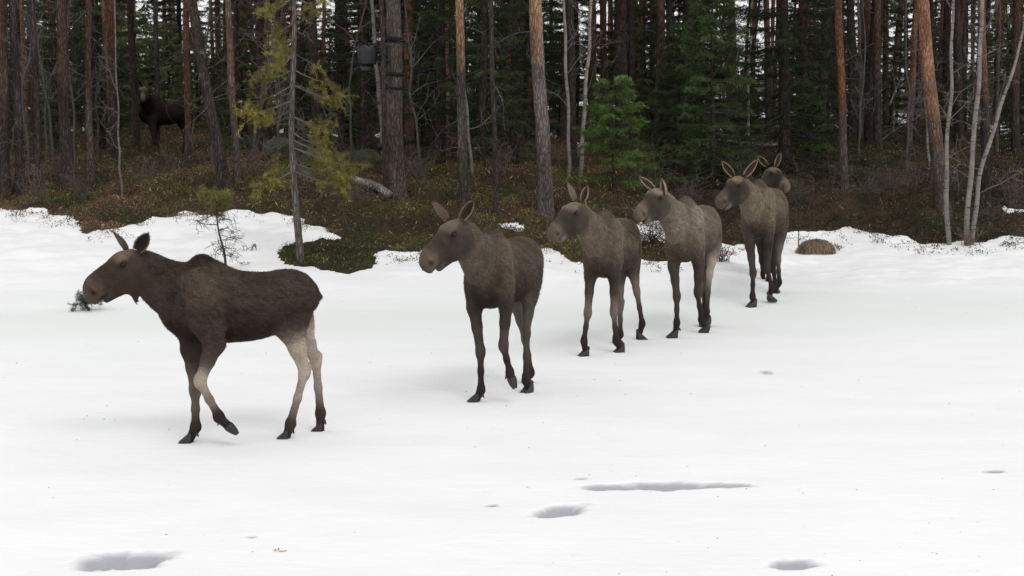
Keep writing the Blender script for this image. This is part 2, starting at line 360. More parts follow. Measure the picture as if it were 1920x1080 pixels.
def unit(v): return v / (np.linalg.norm(v) + 1e-12)
class Body:
    def __init__(s): s.pr = []
    def cone(s, a, b, ra, rb, lat, k=.03, ca=(0, 0, 0), cb=None):
        s.pr.append(('c', np.array(a), np.array(b), ra, rb, unit(np.array(lat)), k, np.array(ca), np.array(cb if cb is not None else ca)))
    def loft(s, cur, org, ax, up, sc, k, colf, ex=2.3):
        ax = unit(ax); lat = unit(np.cross(up, ax)); up = np.cross(ax, lat)
        s.pr.append(('l', cur, np.array(org), ax, lat, up, sc, k, colf, ex))
    def cut(s, c, r, ax, k=.012):      # ellipsoidal dent
        s.pr.append(('x', np.array(c), r, ax, k))
    @staticmethod
    def ev(p, X):
        if p[0] == 'c':
            _, a, b, ra, rb, lat, k, ca, cb = p; ab = b - a; L = ab @ ab + 1e-9
            t = np.clip(((X - a) @ ab) / L, 0, 1); D = X - a - t[..., None] * ab
            rw = ra[0] + (rb[0] - ra[0]) * t; rh = ra[1] + (rb[1] - ra[1]) * t
            dl = D @ lat; rest = np.maximum((D * D).sum(-1) - dl * dl, 0)
            kk = np.sqrt((dl / rw) ** 2 + rest / rh ** 2)
            return (kk - 1) * np.minimum(rw, rh), t
        if p[0] == 'l':
            _, cur, o, ax, lat, up, sc, k, colf, ex = p; D = (X - o) / sc
            u, v, w = D @ ax, D @ lat, D @ up; uc = np.clip(u, cur[0][0], cur[0][-1])
            zt, zb, hw = (np.interp(uc, cur[0], cur[i]) for i in (1, 2, 3))
            hh = np.maximum((zt - zb) / 2, .008); hw = np.maximum(hw, .008); c = (zt + zb) / 2
            ex = np.where(w > c, ex - .5 * sstep(0, .35, (w - c) / hh), ex); kk = (np.abs(v / hw) ** ex + np.abs((w - c) / hh) ** ex) ** (1 / ex)
            return ((kk - 1) * np.minimum(hh, hw) + np.abs(u - uc)) * sc, np.stack([u, v, w], -1)
        _, c, r, ax, k = p; D = (X - c) @ ax.T / np.array(r)
        return (np.sqrt((D * D).sum(-1)) - 1) * min(r), None
    def bbox(s, p):
        if p[0] == 'c':
            R = max(p[3] + p[4]) + .09; return np.minimum(p[1], p[2]) - R, np.maximum(p[1], p[2]) + R
        if p[0] == 'l':
            cur, o, ax, lat, up, sc = p[1:7]
            pts = np.array([o + sc * (ax * u + lat * v + up * w) for u in (cur[0][0], cur[0][-1]) for v in (-.33, .33) for w in (cur[2].min(), cur[1].max())])
            return pts.min(0) - .09, pts.max(0) + .09
        return p[1] - max(p[2]) - .05, p[1] + max(p[2]) + .05
    def mesh(s, h):
        bb = [s.bbox(p) for p in s.pr if p[0] != 'x']
        lo = np.min([b[0] for b in bb], 0); hi = np.max([b[1] for b in bb], 0); n = np.ceil((hi - lo) / h).astype(int) + 1
        g = [lo[i] + h * np.arange(n[i]) for i in range(3)]; F = np.full(n, 1.0, np.float64)
        for p in s.pr:
            a, b = s.bbox(p); i0 = np.clip(((a - lo) / h).astype(int), 0, n - 1); i1 = np.clip(((b - lo) / h).astype(int) + 1, 1, n)
            if (i1 <= i0).any(): continue
            sl = tuple(slice(i0[i], i1[i]) for i in range(3))
            X = np.stack(np.meshgrid(*[g[i][sl[i]] for i in range(3)], indexing='ij'), -1); d, _ = s.ev(p, X); f = F[sl]
            if p[0] == 'x':
                k = p[4]; dd = -d; hh = np.maximum(k - np.abs(f - dd), 0) / k; F[sl] = np.maximum(f, dd) + hh * hh * k / 4
            else:
                k = p[6] if p[0] == 'c' else p[7]; hh = np.maximum(k - np.abs(f - d), 0) / k; F[sl] = np.minimum(f, d) - hh * hh * k / 4
        V, Q = surface_nets(F, lo, h)
        # colours: blend of the primitives nearest to each vertex
        num = np.zeros((len(V), 3)); den = np.zeros(len(V))
        for p in s.pr:
            if p[0] == 'x': continue
            a, b = s.bbox(p); m = ((V > a) & (V < b)).all(1)
            if not m.any(): continue
            d, t = s.ev(p, V[m]); w = np.exp(-np.maximum(d + .01, 0) / .014)
            c = p[7] + (p[8] - p[7]) * t[:, None] if p[0] == 'c' else p[8](t)
            num[m] += c * w[:, None]; den[m] += w
        return V, Q, num / np.maximum(den, 1e-9)[:, None]

def vnormals(V, Q):
    n = np.cross(V[Q[:, 2]] - V[Q[:, 0]], V[Q[:, 3]] - V[Q[:, 1]]); out = np.zeros_like(V)
    for k in range(4): np.add.at(out, Q[:, k], n)
    return out / (np.linalg.norm(out, axis=1)[:, None] + 1e-12), n

def fur_mat():
    m, n, l, b = material("moose_fur", .75, .12)
    at = N(n, 'Attribute', attribute_name='col'); tc = N(n, 'TexCoord')
    no = N(n, 'TexNoise', in_Scale=9, in_Detail=6); l.new(tc.outputs['Object'], no.inputs[0])
    n2 = N(n, 'TexNoise', in_Scale=70, in_Detail=3); l.new(tc.outputs['Object'], n2.inputs[0])
    a = N(n, 'MapRange', i1=.3, i2=.7, i3=.78, i4=1.22); l.new(no.outputs[0], a.inputs[0])
    c_ = N(n, 'MapRange', i1=.3, i2=.7, i3=.8, i4=1.2); l.new(n2.outputs[0], c_.inputs[0])
    c = mixc(n, l, 'MULTIPLY', 1.0, at.outputs['Color'], a.outputs[0]); c = mixc(n, l, 'MULTIPLY', 1.0, c, c_.outputs[0])
    l.new(c, b.inputs['Base Color']); bump(n, l, b, n2.outputs[0], .004, .6)
    return m
FUR = fur_mat()
def simple(name, col, rough=.5, spec=.5, bs=None, bd=.002):
    m, n, l, b = material(name, rough, spec); tc = N(n, 'TexCoord'); no = N(n, 'TexNoise', in_Scale=bs or 20, in_Detail=4); l.new(tc.outputs['Object'], no.inputs[0])
    mr = N(n, 'MapRange', i1=.3, i2=.7, i3=.75, i4=1.25); l.new(no.outputs[0], mr.inputs[0])
    l.new(mixc(n, l, 'MULTIPLY', 1.0, col, mr.outputs[0]), b.inputs['Base Color'])
    if bs: bump(n, l, b, no.outputs[0], bd, .7)
    return m
M_EYE = simple("moose_eye", (.006, .004, .003), .3, .3); M_HOOF = simple("moose_hoof", (.022, .018, .017), .45, .4, 60)

def sphere(MBo, c, r, ax=np.eye(3), C=(1, 1, 1), nu=14, nv=9):
    u = np.arange(nu) / nu * 2 * np.pi; v = np.linspace(0, np.pi, nv)
    P = np.stack([np.sin(v)[:, None] * np.cos(u), np.sin(v)[:, None] * np.sin(u), np.cos(v)[:, None] * np.ones(nu)], -1) * np.array(r)
    i = np.arange(nv - 1)[:, None] * nu; j = np.arange(nu)[None]; j2 = (j + 1) % nu
    MBo.add(np.array(c) + P.reshape(-1, 3) @ ax, np.stack([i + j, i + nu + j, i + nu + j2, i + j2], -1).reshape(-1, 4), None, C)

def moose(sp):
    sc = sp['sc']; th = math.radians(sp['th']); f = np.array([-math.cos(th), -math.sin(th), 0]); UP = np.array([0, 0, 1.])
    lf = np.cross(UP, f); C0 = W(sp['c'][0], 500, sp['c'][1]); gzc = sp.get('gz', 0.0); C0[2] = gzc
    rng = np.random.default_rng(sp['seed'])
    L = lambda u, v, w: C0 + sc * (f * u + lf * v + UP * w)
    P = lambda px, py, Y: W(px, py, Y)
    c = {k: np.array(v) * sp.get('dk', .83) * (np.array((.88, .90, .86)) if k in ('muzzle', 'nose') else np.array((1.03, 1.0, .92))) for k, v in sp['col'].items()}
    B = Body(); ex = 2.2
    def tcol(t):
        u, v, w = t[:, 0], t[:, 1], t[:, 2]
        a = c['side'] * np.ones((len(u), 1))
        top = sstep(1.42, 1.62, w)[:, None]; a = a * (1 - top) + c['top'] * top  # top light painted into the back where the palette lightens it
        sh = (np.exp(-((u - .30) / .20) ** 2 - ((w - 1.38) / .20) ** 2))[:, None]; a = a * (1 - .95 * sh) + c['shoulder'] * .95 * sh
        be = sstep(1.34, .96, w)[:, None]; a = a * (1 - be) + c['belly'] * be  # naturally darker belly, deepened with painted underside shade
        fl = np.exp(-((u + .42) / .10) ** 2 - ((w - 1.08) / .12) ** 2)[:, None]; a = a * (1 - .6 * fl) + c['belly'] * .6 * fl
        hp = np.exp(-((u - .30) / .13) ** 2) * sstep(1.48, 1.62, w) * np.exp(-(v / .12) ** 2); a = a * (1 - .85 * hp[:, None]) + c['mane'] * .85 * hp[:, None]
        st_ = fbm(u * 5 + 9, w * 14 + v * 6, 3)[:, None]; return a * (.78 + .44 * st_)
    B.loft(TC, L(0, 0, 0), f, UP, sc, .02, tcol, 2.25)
    def groove(p, q, rw, dp, k):
        p, q = L(*p), L(*q); d_ = unit(q - p); o_ = unit(np.cross(d_, lf)) ; B.cut((p + q) / 2, (np.linalg.norm(q - p) / 2, rw * sc, dp * sc), np.stack([d_, o_, np.cross(d_, o_)]), k * sc)
    GR_ = []
    for s_ in (-1, 1): GR_ += [((.50, s_ * .19, 1.50), (.60, s_ * .15, 1.06), .030, .030, .05), ((.10, s_ * .262, 1.48), (.07, s_ * .275, .96), .035, .030, .05), ((-.34, s_ * .30, 1.36), (-.40, s_ * .295, 1.02), .07, .045, .06), ((-.62, s_ * .235, 1.40), (-.70, s_ * .20, 1.15), .03, .022, .04)]
    GR_.append(((.72, 0, 1.30), (.66, 0, 1.0), .02, .022, .04))
    # head frame from the poll and nose seen in the picture
    (ox, oy), (nxp, nyp) = sp['poll'], sp['nose']; Yp = sp['hy']; O = P(ox, oy, Yp); HL = .60 * sc
    e0 = P(nxp, nyp, Yp) - O; dy = math.sqrt(max(HL ** 2 - e0[0] ** 2 - e0[2] ** 2, 0)) * sp.get('hs', -1)
    a = unit(np.array([e0[0], dy, e0[2]])); hl = unit(np.cross(UP, a)); hu = np.cross(a, hl)
    def roll(r):
        return hl * math.cos(r) + hu * math.sin(r)
    hl = roll(sp.get('roll', 0)); hu = np.cross(a, hl)
    H = lambda u, v, w: O + sc * (a * u * KU + hl * v + hu * w)
    def hcol(t):
        u, v, w = t[:, 0] / KU, t[:, 1], t[:, 2]
        q = c['head'] * np.ones((len(u), 1))
        m = (sstep(.34, .50, u + .3 * w))[:, None]; q = q * (1 - m) + c['muzzle'] * m
        fo = (sstep(.10, .16, w) * np.exp(-((u - .14) / .12) ** 2))[:, None]; nz_ = fbm(u * 16, v * 16 + w * 9, 4)[:, None]; q = q * (1 - fo * nz_ * .8) + c['fore'] * fo * nz_ * .8
        j = (sstep(-.02, -.12, w) * sstep(.46, .3, u))[:, None]; q = q * (1 - .75 * j) + c['neck'] * .62 * .75 * j
        br = (np.exp(-((u - .33) / .10) ** 2) * sstep(.14, .05, w) * .45)[:, None]; q = q * (1 - br) + c['head'] * .5 * br; q = q * (1 - .28 * (sstep(.15, .30, u) * sstep(.50, .40, u))[:, None])
        return q * (.72 + .56 * fbm(u * 22, w * 22 + v * 15, 6))[:, None]
    # neck
    n0, n1, n3 = L(.24, 0, 1.26), L(.62, 0, 1.20), O + a * .02 - hu * sc * .075
    n1 = n1 * .55 + (n0 + n3) / 2 * .45; prev = None
    hv = unit(hl + lf * .6 * (1 if hl @ lf > 0 else -1)); NS = 9
    for i in range(NS + 1):
        t = i / NS; p = (1 - t) ** 2 * n0 + 2 * t * (1 - t) * n1 + t * t * n3
        r = (sc * np.interp(t, [0, .5, 1], [.14, .102, .080]), sc * np.interp(t, [0, .35, .7, 1], [.27, .225, .172, .132]))
        cc = c['side'] * (1 - sstep(0, .45, t)) + c['neck'] * sstep(0, .45, t); lt = unit(lf * (1 - t) + hv * t)
        if prev is not None: B.cone(prev[0], p, prev[1], r, lt, .05 * sc, prev[2], cc)
        prev = (p, r, cc)
    # mane ridge
    for t0, t1, in ((.15, .5), (.5, .85)):
        bz = lambda t: (1 - t) ** 2 * n0 + 2 * t * (1 - t) * n1 + t * t * n3
        rr = lambda t: sc * np.interp(t, [0, .35, .7, 1], [.27, .225, .172, .132])
        B.cone(bz(t0) + UP * (rr(t0) - .075 * sc), bz(t1) + UP * (rr(t1) - .05 * sc), (.05 * sc, .06 * sc), (.035 * sc, .045 * sc), lf, .06 * sc, c['mane'], c['mane'])
    mz = sp.get('mz', .93); HM = [q_.copy() for q_ in HC]; kz = 1 + (mz - 1) * sstep(.22, .42, HM[0])
    for q_ in HM[1:]: q_ *= kz
    B.loft(HM, O, a, hu, sc, .035 * sc, hcol, 2.1)
    # cheeks, brow, nose wings, lower lip
    for s_ in (-1, 1):
        B.cone(H(.10, s_ * .055, -.10), H(.24, s_ * .045, -.115), (.055 * sc, .105 * sc), (.040 * sc, .080 * sc), hl, .03 * sc, c['head'] * .7)
        B.cone(H(.13, s_ * .078, .085), H(.20, s_ * .072, .075), (.03 * sc, .03 * sc), (.026 * sc, .028 * sc), hl, .02 * sc, c['fore'], c['head'])
        B.cone(H(.50, s_ * .040, .025), H(.555, s_ * .038, .0), (.030 * sc * mz, .048 * sc * mz), (.028 * sc * mz, .042 * sc * mz), hl, .02 * sc, c['muzzle'])
        B.cone(H(.13, s_ * .073, .028), H(.20, s_ * .070, .02), (.022 * sc, .02 * sc), (.018 * sc, .02 * sc), hl, .02 * sc, c['head'])
    B.cone(H(.33, 0, -.15), H(.475, 0, -.138), (.040 * sc, .038 * sc), (.036 * sc, .026 * sc), hl, .012 * sc, c['head'] * .7, c['chin'] * .4)
    AX = np.stack([a, hl, hu])
    for s_ in (-1, 1):
        B.cut(H(.538, s_ * .088, .004), (.014 * sc, .022 * sc, .036 * sc), AX, .010)
        B.cut(H(.505, s_ * .060, -.106), (.080 * sc, .040 * sc, .009 * sc), AX, .005)
    if sp.get('bell'):
        B.cone(H(.22, 0, -.21), H(.235, 0, -.27) - UP * .02, (.02, .04), (.016, .022), hl, .03, c['neck'] * .8)
        B.cone(H(.235, 0, -.27) - UP * .02, H(.235, 0, -.27) - UP * sp['bell'], (.016, .022), (.006, .008), hl, .01, c['neck'] * .7)
    # legs
    hoofs = []
    def leg(front, side, pts, hY, toe, lc, topY=None):
        s_ = 1 if side == 'L' else -1
        if front: top = L(.34, s_ * .135, 1.30); 
        else: top = L(-.48, s_ * .125, 1.26)
        zt = top[2]; (x1, y1), (x2, y2), (x3, y3), (x4, y4) = pts
        # depth falls off from the body to the hoof with height
        z4 = P(x4, y4, hY)[2]
        def J(x, y, fr): Y = top[1] + (hY - top[1]) * fr; return P(x, y, Y)
        j1, j2, j3, j4 = J(x1, y1, .35), J(x2, y2, .68), J(x3, y3, .95), P(x4, y4, hY)
        c1, c2, c3, c4 = [np.array(q_) for q_ in lc]; k = .028 * sc; r = lambda w, h_: (w * sc, h_ * sc)
        tip = j4; back = unit(np.array([j3[0] - tip[0], j3[1] - tip[1], 0]) + 1e-6)
        if front:
            B.cone(L(.36, s_ * .15, 1.40), top * .5 + j1 * .5 + lf * 0, r(.085, .15), r(.085, .14), lf, .04 * sc, c['shoulder'], c['side'] * .9)
            B.cone(top * .5 + j1 * .5, j1, r(.085, .14), r(.066, .095), lf, .05 * sc, c['side'], c1)
            m = j1 * .55 + j2 * .45; B.cone(j1, m, r(.066, .095), r(.048, .062), lf, k, c1, c1 * .9 + c2 * .1)
            B.cone(m, j2, r(.048, .062), r(.040, .046), lf, k, c1 * .9 + c2 * .1, c2)
            B.cone(j2 + UP * .02 * sc, j2 - UP * .02 * sc, r(.044, .050), r(.042, .046), lf, k, c2)
        else:
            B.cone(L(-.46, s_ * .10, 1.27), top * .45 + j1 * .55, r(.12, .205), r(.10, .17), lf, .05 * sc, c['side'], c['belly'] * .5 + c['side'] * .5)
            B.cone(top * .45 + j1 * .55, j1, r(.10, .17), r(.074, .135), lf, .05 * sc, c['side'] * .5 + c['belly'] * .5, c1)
            m = j1 * .5 + j2 * .5; B.cone(j1, m, r(.074, .135), r(.048, .078), lf, k, c1, c2)
            B.cone(m, j2, r(.048, .072), r(.036, .047), lf, k, c2, c2)
            bk = unit(np.array([(j1 + j3)[0] / 2 - j2[0], (j1 + j3)[1] / 2 - j2[1], 0])); pt = j2 - bk * .028 * sc + UP * .045 * sc
            B.cone(m * .55 + pt * .45 , pt, r(.014, .016), r(.024, .026), lf, .03 * sc, c2); B.cone(pt, j2 - UP * .03 * sc, r(.026, .028), r(.036, .046), lf, k, c2)
        m = j2 * .5 + j3 * .5
        B.cone(j2, m, r(.036, .043), r(.027, .034), lf, k, c2, c3); B.cone(m, j3 + UP * .02 * sc, r(.027, .034), r(.031, .040), lf, k, c3, c4)
        hv_ = unit(j3 - tip); heel = tip + unit(back + np.array([0, 0, .0]) + 1e-9) * .085 * sc if toe == 'g' else tip + hv_ * .09 * sc
        if toe == 'g': heel[2] = tip[2] + .05 * sc
        B.cone(j3 + UP * .02 * sc, j3, r(.031, .040), r(.035, .043), lf, k, c4); B.cone(j3, heel, r(.034, .040), r(.036, .040), lf, k, c4, c4 * .8)
        hoofs.append((j3, heel, tip, toe, back))
    for lg in sp['legs']: leg(*lg)
    # tail
    B.cone(L(-.71, 0, 1.33), L(-.765, 0, 1.24), r_(.03, .03, sc), r_(.022, .02, sc), lf, .03, c['side'])
    for g_ in GR_: groove(*g_)
    V, Q, CC = B.mesh(sp.get('h', .015))
    nrm, fn = vnormals(V, Q)
    # painted spots of the face: eye rims, nostrils, mouth
    hd = np.stack([(V - O) @ a, (V - O) @ hl, (V - O) @ hu], -1) / sc / np.array((KU, 1, 1))
    def spot(cen, rad, colr, st=1.):
        nonlocal CC
        e = hd.copy(); e[:, 1] = np.abs(e[:, 1]); w = np.exp(-(((e - np.array(cen)) / np.array(rad)) ** 2).sum(1)) * st
        CC = CC * (1 - w[:, None]) + np.array(colr) * w[:, None]
    spot((.19, .10, -.02), (.10, .06, .08), c['head'] * .62, .5); spot((.13, .08, .085), (.06, .06, .03), c['fore'], .55); spot((.05, .03, .12), (.05, .08, .04), c['fore'], .5)
    spot((.165, .10, .048), (.040, .04, .027), c['fore'] * .9, .5); spot((.165, .10, .048), (.027, .04, .018), (.012, .008, .007), 1.)
    e_ = hd; fw_ = sstep(.235, .13, e_[:, 0]) * sstep(.045, .085, e_[:, 2]) * (e_[:, 0] > -.08) * (np.abs(e_[:, 1]) < .16) * (.45 + .9 * fbm(e_[:, 0] * 30, e_[:, 1] * 30, 8)); fw_ = np.clip(fw_ * sp.get('brow', .8), 0, 1)[:, None]
    CC = CC * (1 - fw_) + c['fore'] * fw_; spot((.02, .085, .085), (.03, .035, .03), c['earrim'], .8)
    spot((.19, .10, .040), (.075, .05, .045), c['head'] * .45, .75); spot((.172, .10, .045), (.042, .04, .028), (.008, .006, .005), 1.)
    spot((.572, .06, -.035), (.030, .05, .034), c['nose'], .6); spot((.541, .078, .000), (.032, .035, .034), (.010, .007, .006), 1.); spot((.515, .078, .03), (.018, .03, .03), c['fore'], .5)
    spot((.505, .065, -.090), (.085, .05, .017), (.008, .005, .005), 1.); spot((.47, .03, -.135), (.05, .06, .022), c['chin'] * .45, .8); spot((.575, .03, -.094), (.05, .08, .014), c['chin'], .8)
    spot((.42, .05, -.11), (.03, .05, .03), c['chin'] * .8, .5)
    lb = np.stack([(V - C0) @ f, (V - C0) @ lf, V[:, 2] - C0[2]], -1) / sc
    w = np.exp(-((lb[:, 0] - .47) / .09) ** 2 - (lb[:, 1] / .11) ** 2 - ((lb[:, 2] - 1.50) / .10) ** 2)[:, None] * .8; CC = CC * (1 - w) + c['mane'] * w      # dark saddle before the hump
    w = (np.exp(-((lb[:, 0] - .50) / .16) ** 2) * sstep(1.12, .96, lb[:, 2]) * (lb[:, 2] > .7))[:, None] * .6; CC = CC * (1 - w) + c['belly'] * .8 * w  # the painted underside shade carried onto the lower chest
    w = (np.exp(-((lb[:, 0] - .08) / .045) ** 2) * sstep(.85, 1.0, lb[:, 2]) * sstep(1.5, 1.3, lb[:, 2]))[:, None] * .35; CC = CC * (1 - w) + c['belly'] * w  # shade painted along the crease behind the shoulder
    # fur
    me_area = np.linalg.norm(fn, axis=1); nb = sp.get('fur', 60000); fi = rng.choice(len(Q), nb, p=me_area / me_area.sum())
    uv = rng.random((nb, 2)); q4 = V[Q[fi]]; bp = (q4[:, 0] * (1 - uv[:, :1]) + q4[:, 1] * uv[:, :1]) * (1 - uv[:, 1:]) + (q4[:, 3] * (1 - uv[:, :1]) + q4[:, 2] * uv[:, :1]) * uv[:, 1:]
    nn = nrm[Q[fi, 0]]; cf = CC[Q[fi, 0]]; loc = (bp - C0) / sc; uu, zz = loc @ f, loc[:, 2]; hh = hd[Q[fi, 0]]
    headw = sstep(-.03, .06, hh[:, 0]) * (np.abs(hh[:, 1]) < .2) * (np.abs(hh[:, 2]) < .3) * (hh[:, 0] < .8)
    flow = -f * .85 - UP * (.55 + .6 * sstep(1.2, .9, zz))[:, None] * np.array([1, 1, 1])
    flow = np.where(headw[:, None] > .5, -a * .9 - UP * .2, flow); legw = sstep(.95, .75, zz); flow = flow * (1 - legw[:, None]) - UP * legw[:, None]
    flow = flow - nn * (flow * nn).sum(1)[:, None]; flow /= np.linalg.norm(flow, axis=1)[:, None] + 1e-9
    clump = fbm(bp[:, 0] * 9 + bp[:, 1] * 5, bp[:, 2] * 9, 5)
    ln = .024 * (1 - .72 * headw) * (1 - .62 * legw); neckw = np.exp(-((uu - .55) / .22) ** 2) * sstep(1.2, 1.4, zz) * (1 - headw); ln = ln * (1 + .25 * neckw)
    humpw = np.exp(-((uu - .3) / .2) ** 2) * sstep(1.5, 1.6, zz); ln = ln * (1 + .35 * humpw) * sc * (.6 + .8 * rng.random(nb))
    D = flow * ln[:, None] + nn * (ln * (.12 + .30 * clump + .15 * rng.random(nb)))[:, None] + rng.normal(size=(nb, 3)) * (ln * .14)[:, None]
    nh = (1 - headw) * (1 - legw) * .9 + .1; st1 = fbm((bp @ f) * 20 + bp[:, 2] * 14, bp[:, 2] * 62 - (bp @ f) * 24 + bp @ lf * 36, 15, 2); st2 = fbm((bp @ f) * 3, bp[:, 2] * 4 + bp @ lf * 4, 19, 3); dark = np.exp(rng.normal(size=nb) * .34) * (1 + nh * (.95 * st1 - .5)) * (1 + nh * (1.0 * st2 - .5)) * (.85 + .5 * (clump - .3)); dark = dark * np.where(rng.random(nb) < .14 * nh, 1.5, 1); cf = cf * dark[:, None]
    tipc = cf * 1.5
    vz = (V[:, 2] - C0[2]) / sc; nv_ = np.where((hd[:, 0] > 0) | (vz < .85), 0, 1); st3 = fbm((V @ f) * 20 + V[:, 2] * 14, V[:, 2] * 62 - (V @ f) * 24 + V @ lf * 36, 15, 2); CC = CC * (.85 + nv_ * .6 * (st3 - .5))[:, None]
    M = MB(); M.add(V, Q, None, CC)
    A = np.cross(D, nn + rng.normal(size=(nb, 3)) * .5); A /= np.linalg.norm(A, axis=1)[:, None] + 1e-9; A *= (sp.get('fw', .0034) / 2 * (1 - .4 * headw))[:, None]
    bs = bp - nn * .004
    M.add(np.stack([bs - A, bs + A, bs + D], 1).reshape(-1, 3), None, np.arange(3 * nb).reshape(-1, 3), np.stack([cf, cf, tipc], 1).reshape(-1, 3))
    # ears: cupped leaves joined to the same mesh
    for side, (b_, t_, open_) in zip((1, -1), sp['ears']):
        hb = min((P(b_[0], b_[1], Yp + d_) for d_ in np.linspace(-.25, .25, 41)), key=lambda q_: np.linalg.norm(q_ - H(.0, side * .085, .06)))
        tp = P(t_[0], t_[1], hb[1] + sp.get('ed', 0) * sc)
        ax = tp - hb; Le = np.linalg.norm(ax); ax = ax / Le; Le = max(Le, .13 * sc); op = np.array(open_, float); op = unit(op - ax * (op @ ax)); sd = np.cross(ax, op)
        nu, nv = 13, 15; vs, cs = [], []
        for shell in (0, 1):
            for i in range(nu):
                t = i / (nu - 1); wd = sp.get('ew', .046) * sc * (math.sin(math.pi * min(1, t * .84 + .16)) ** .6) + .001; cup = .045 * sc * math.sin(math.pi * min(1, .25 + t * .75)) + .002
                for j in range(nv):
                    s2 = j / (nv - 1) * 2 - 1; an = s2 * 1.75
                    p = hb - ax * .02 * sc + ax * (Le + .02 * sc) * t + sd * wd * math.sin(an) / 1.0 - op * (cup * math.cos(an) - .010) * 1.0
                    p = p + (op * math.cos(an) - sd * math.sin(an)) * (.007 * sc if shell else 0); vs.append(p)
                    rim = abs(s2) ** 4; inn = c['earin'] * (1 - rim) + c['earrim'] * rim if shell else c['side'] * 1.35 * (1 - rim) + c['earrim'] * .8 * rim; cs.append(inn)
        n1_ = nu * nv; qs = []
        for shell in (0, 1):
            for i in range(nu - 1):
                for j in range(nv - 1):
                    o_ = shell * n1_ + i * nv + j; qq = [o_, o_ + 1, o_ + nv + 1, o_ + nv]; qs.append(qq if shell else qq[::-1])
        for i in range(nu - 1):
            for j in (0, nv - 1):
                o_ = i * nv + j; qs.append([o_, o_ + nv, n1_ + o_ + nv, n1_ + o_])
        for j in range(nv - 1):
            o_ = (nu - 1) * nv + j; qs.append([o_, o_ + 1, n1_ + o_ + 1, n1_ + o_])
        vs = np.array(vs); M.add(vs, qs, None, np.array(cs))
        ne = 900; ii = rng.integers(0, len(vs), ne); inside = ii >= n1_
        M.blades(vs[ii] + rng.normal(size=(ne, 3)) * .004, ax * .008 * sc * (.5 + rng.random((ne, 1))) + rng.normal(size=(ne, 3)) * .004, .003, np.array(cs)[ii] * np.exp(rng.normal(size=(ne, 1)) * .25), rng)
    root = thing("moose", sp['label'], "moose", C0, sp.get('group'))
    M.V = [v - C0 for v in M.V]
    M.build("body", FUR, root)
    for s_ in (-1, 1):
        E = MB(); sphere(E, H(.165, s_ * .097, .046) - C0, (.020 * sc, .013 * sc, .016 * sc), AX); E.build("eye", M_EYE, root)
    for (j3, heel, tip, toe, back) in hoofs:
        E = MB(); hz = 1.0 if toe == 'g' else .72; fw = unit(tip - heel); sd = unit(np.cross(UP, fw)) if abs(fw[2]) < .95 else lf; up = np.cross(fw, sd)
        if up[2] < 0 and toe == 'g': up = -up
        for s_ in (-1, 1):
            n = 7; T = np.linspace(0, 1, n); sp_ = .020 + .012 * T
            Pp = [heel + fw * (-.025 + (.15 if toe == 'g' else .115) * t_) * sc + sd * s_ * sp_[i] * sc for i, t_ in enumerate(T)]
            th_ = np.arange(10) / 10 * 2 * np.pi; vs = []
            for i, t_ in enumerate(T):
                hw = sc * .030 * hz * (1 - .75 * t_ ** 3); hh = sc * (.056 * (1 - t_) + .012) if toe == 'g' else sc * (.032 * (1 - t_ * t_) + .008)
                zc = Pp[i].copy()
                if toe == 'g': zc[2] = tip[2] + hh
                for a_ in th_: vs.append(zc + sd * math.cos(a_) * hw + (UP if toe == 'g' else up) * np.sign(math.sin(a_)) * abs(math.sin(a_)) ** .7 * hh)
            vs = np.array(vs); i = np.arange(n - 1)[:, None] * 10; j = np.arange(10)[None]; j2 = (j + 1) % 10
            qs = np.stack([i + j, i + j2, i + 10 + j2, i + 10 + j], -1).reshape(-1, 4); k0 = len(vs); vs = np.vstack([vs, Pp[0] * 0 + vs[:10].mean(0), vs[-10:].mean(0)])
            jj = np.arange(10); E.add(vs, qs, np.vstack([np.stack([np.full(10, k0), (jj + 1) % 10, jj], -1), np.stack([np.full(10, k0 + 1), 60 + jj, 60 + (jj + 1) % 10], -1)]))
            rear = j3 * .55 + heel * .45 + back * .034 * sc + sd * s_ * .022 * sc      # dewclaw
            E.tube([rear - back * .02 * sc, rear + back * .006, rear + back * .018 * sc - UP * .03 * sc], [.013 * sc, .013 * sc, .003], 7)
        E.V = [v - C0 for v in E.V]; E.build("hoof", M_HOOF, root)
    return root
def r_(w, h, sc): return (w * sc, h * sc)

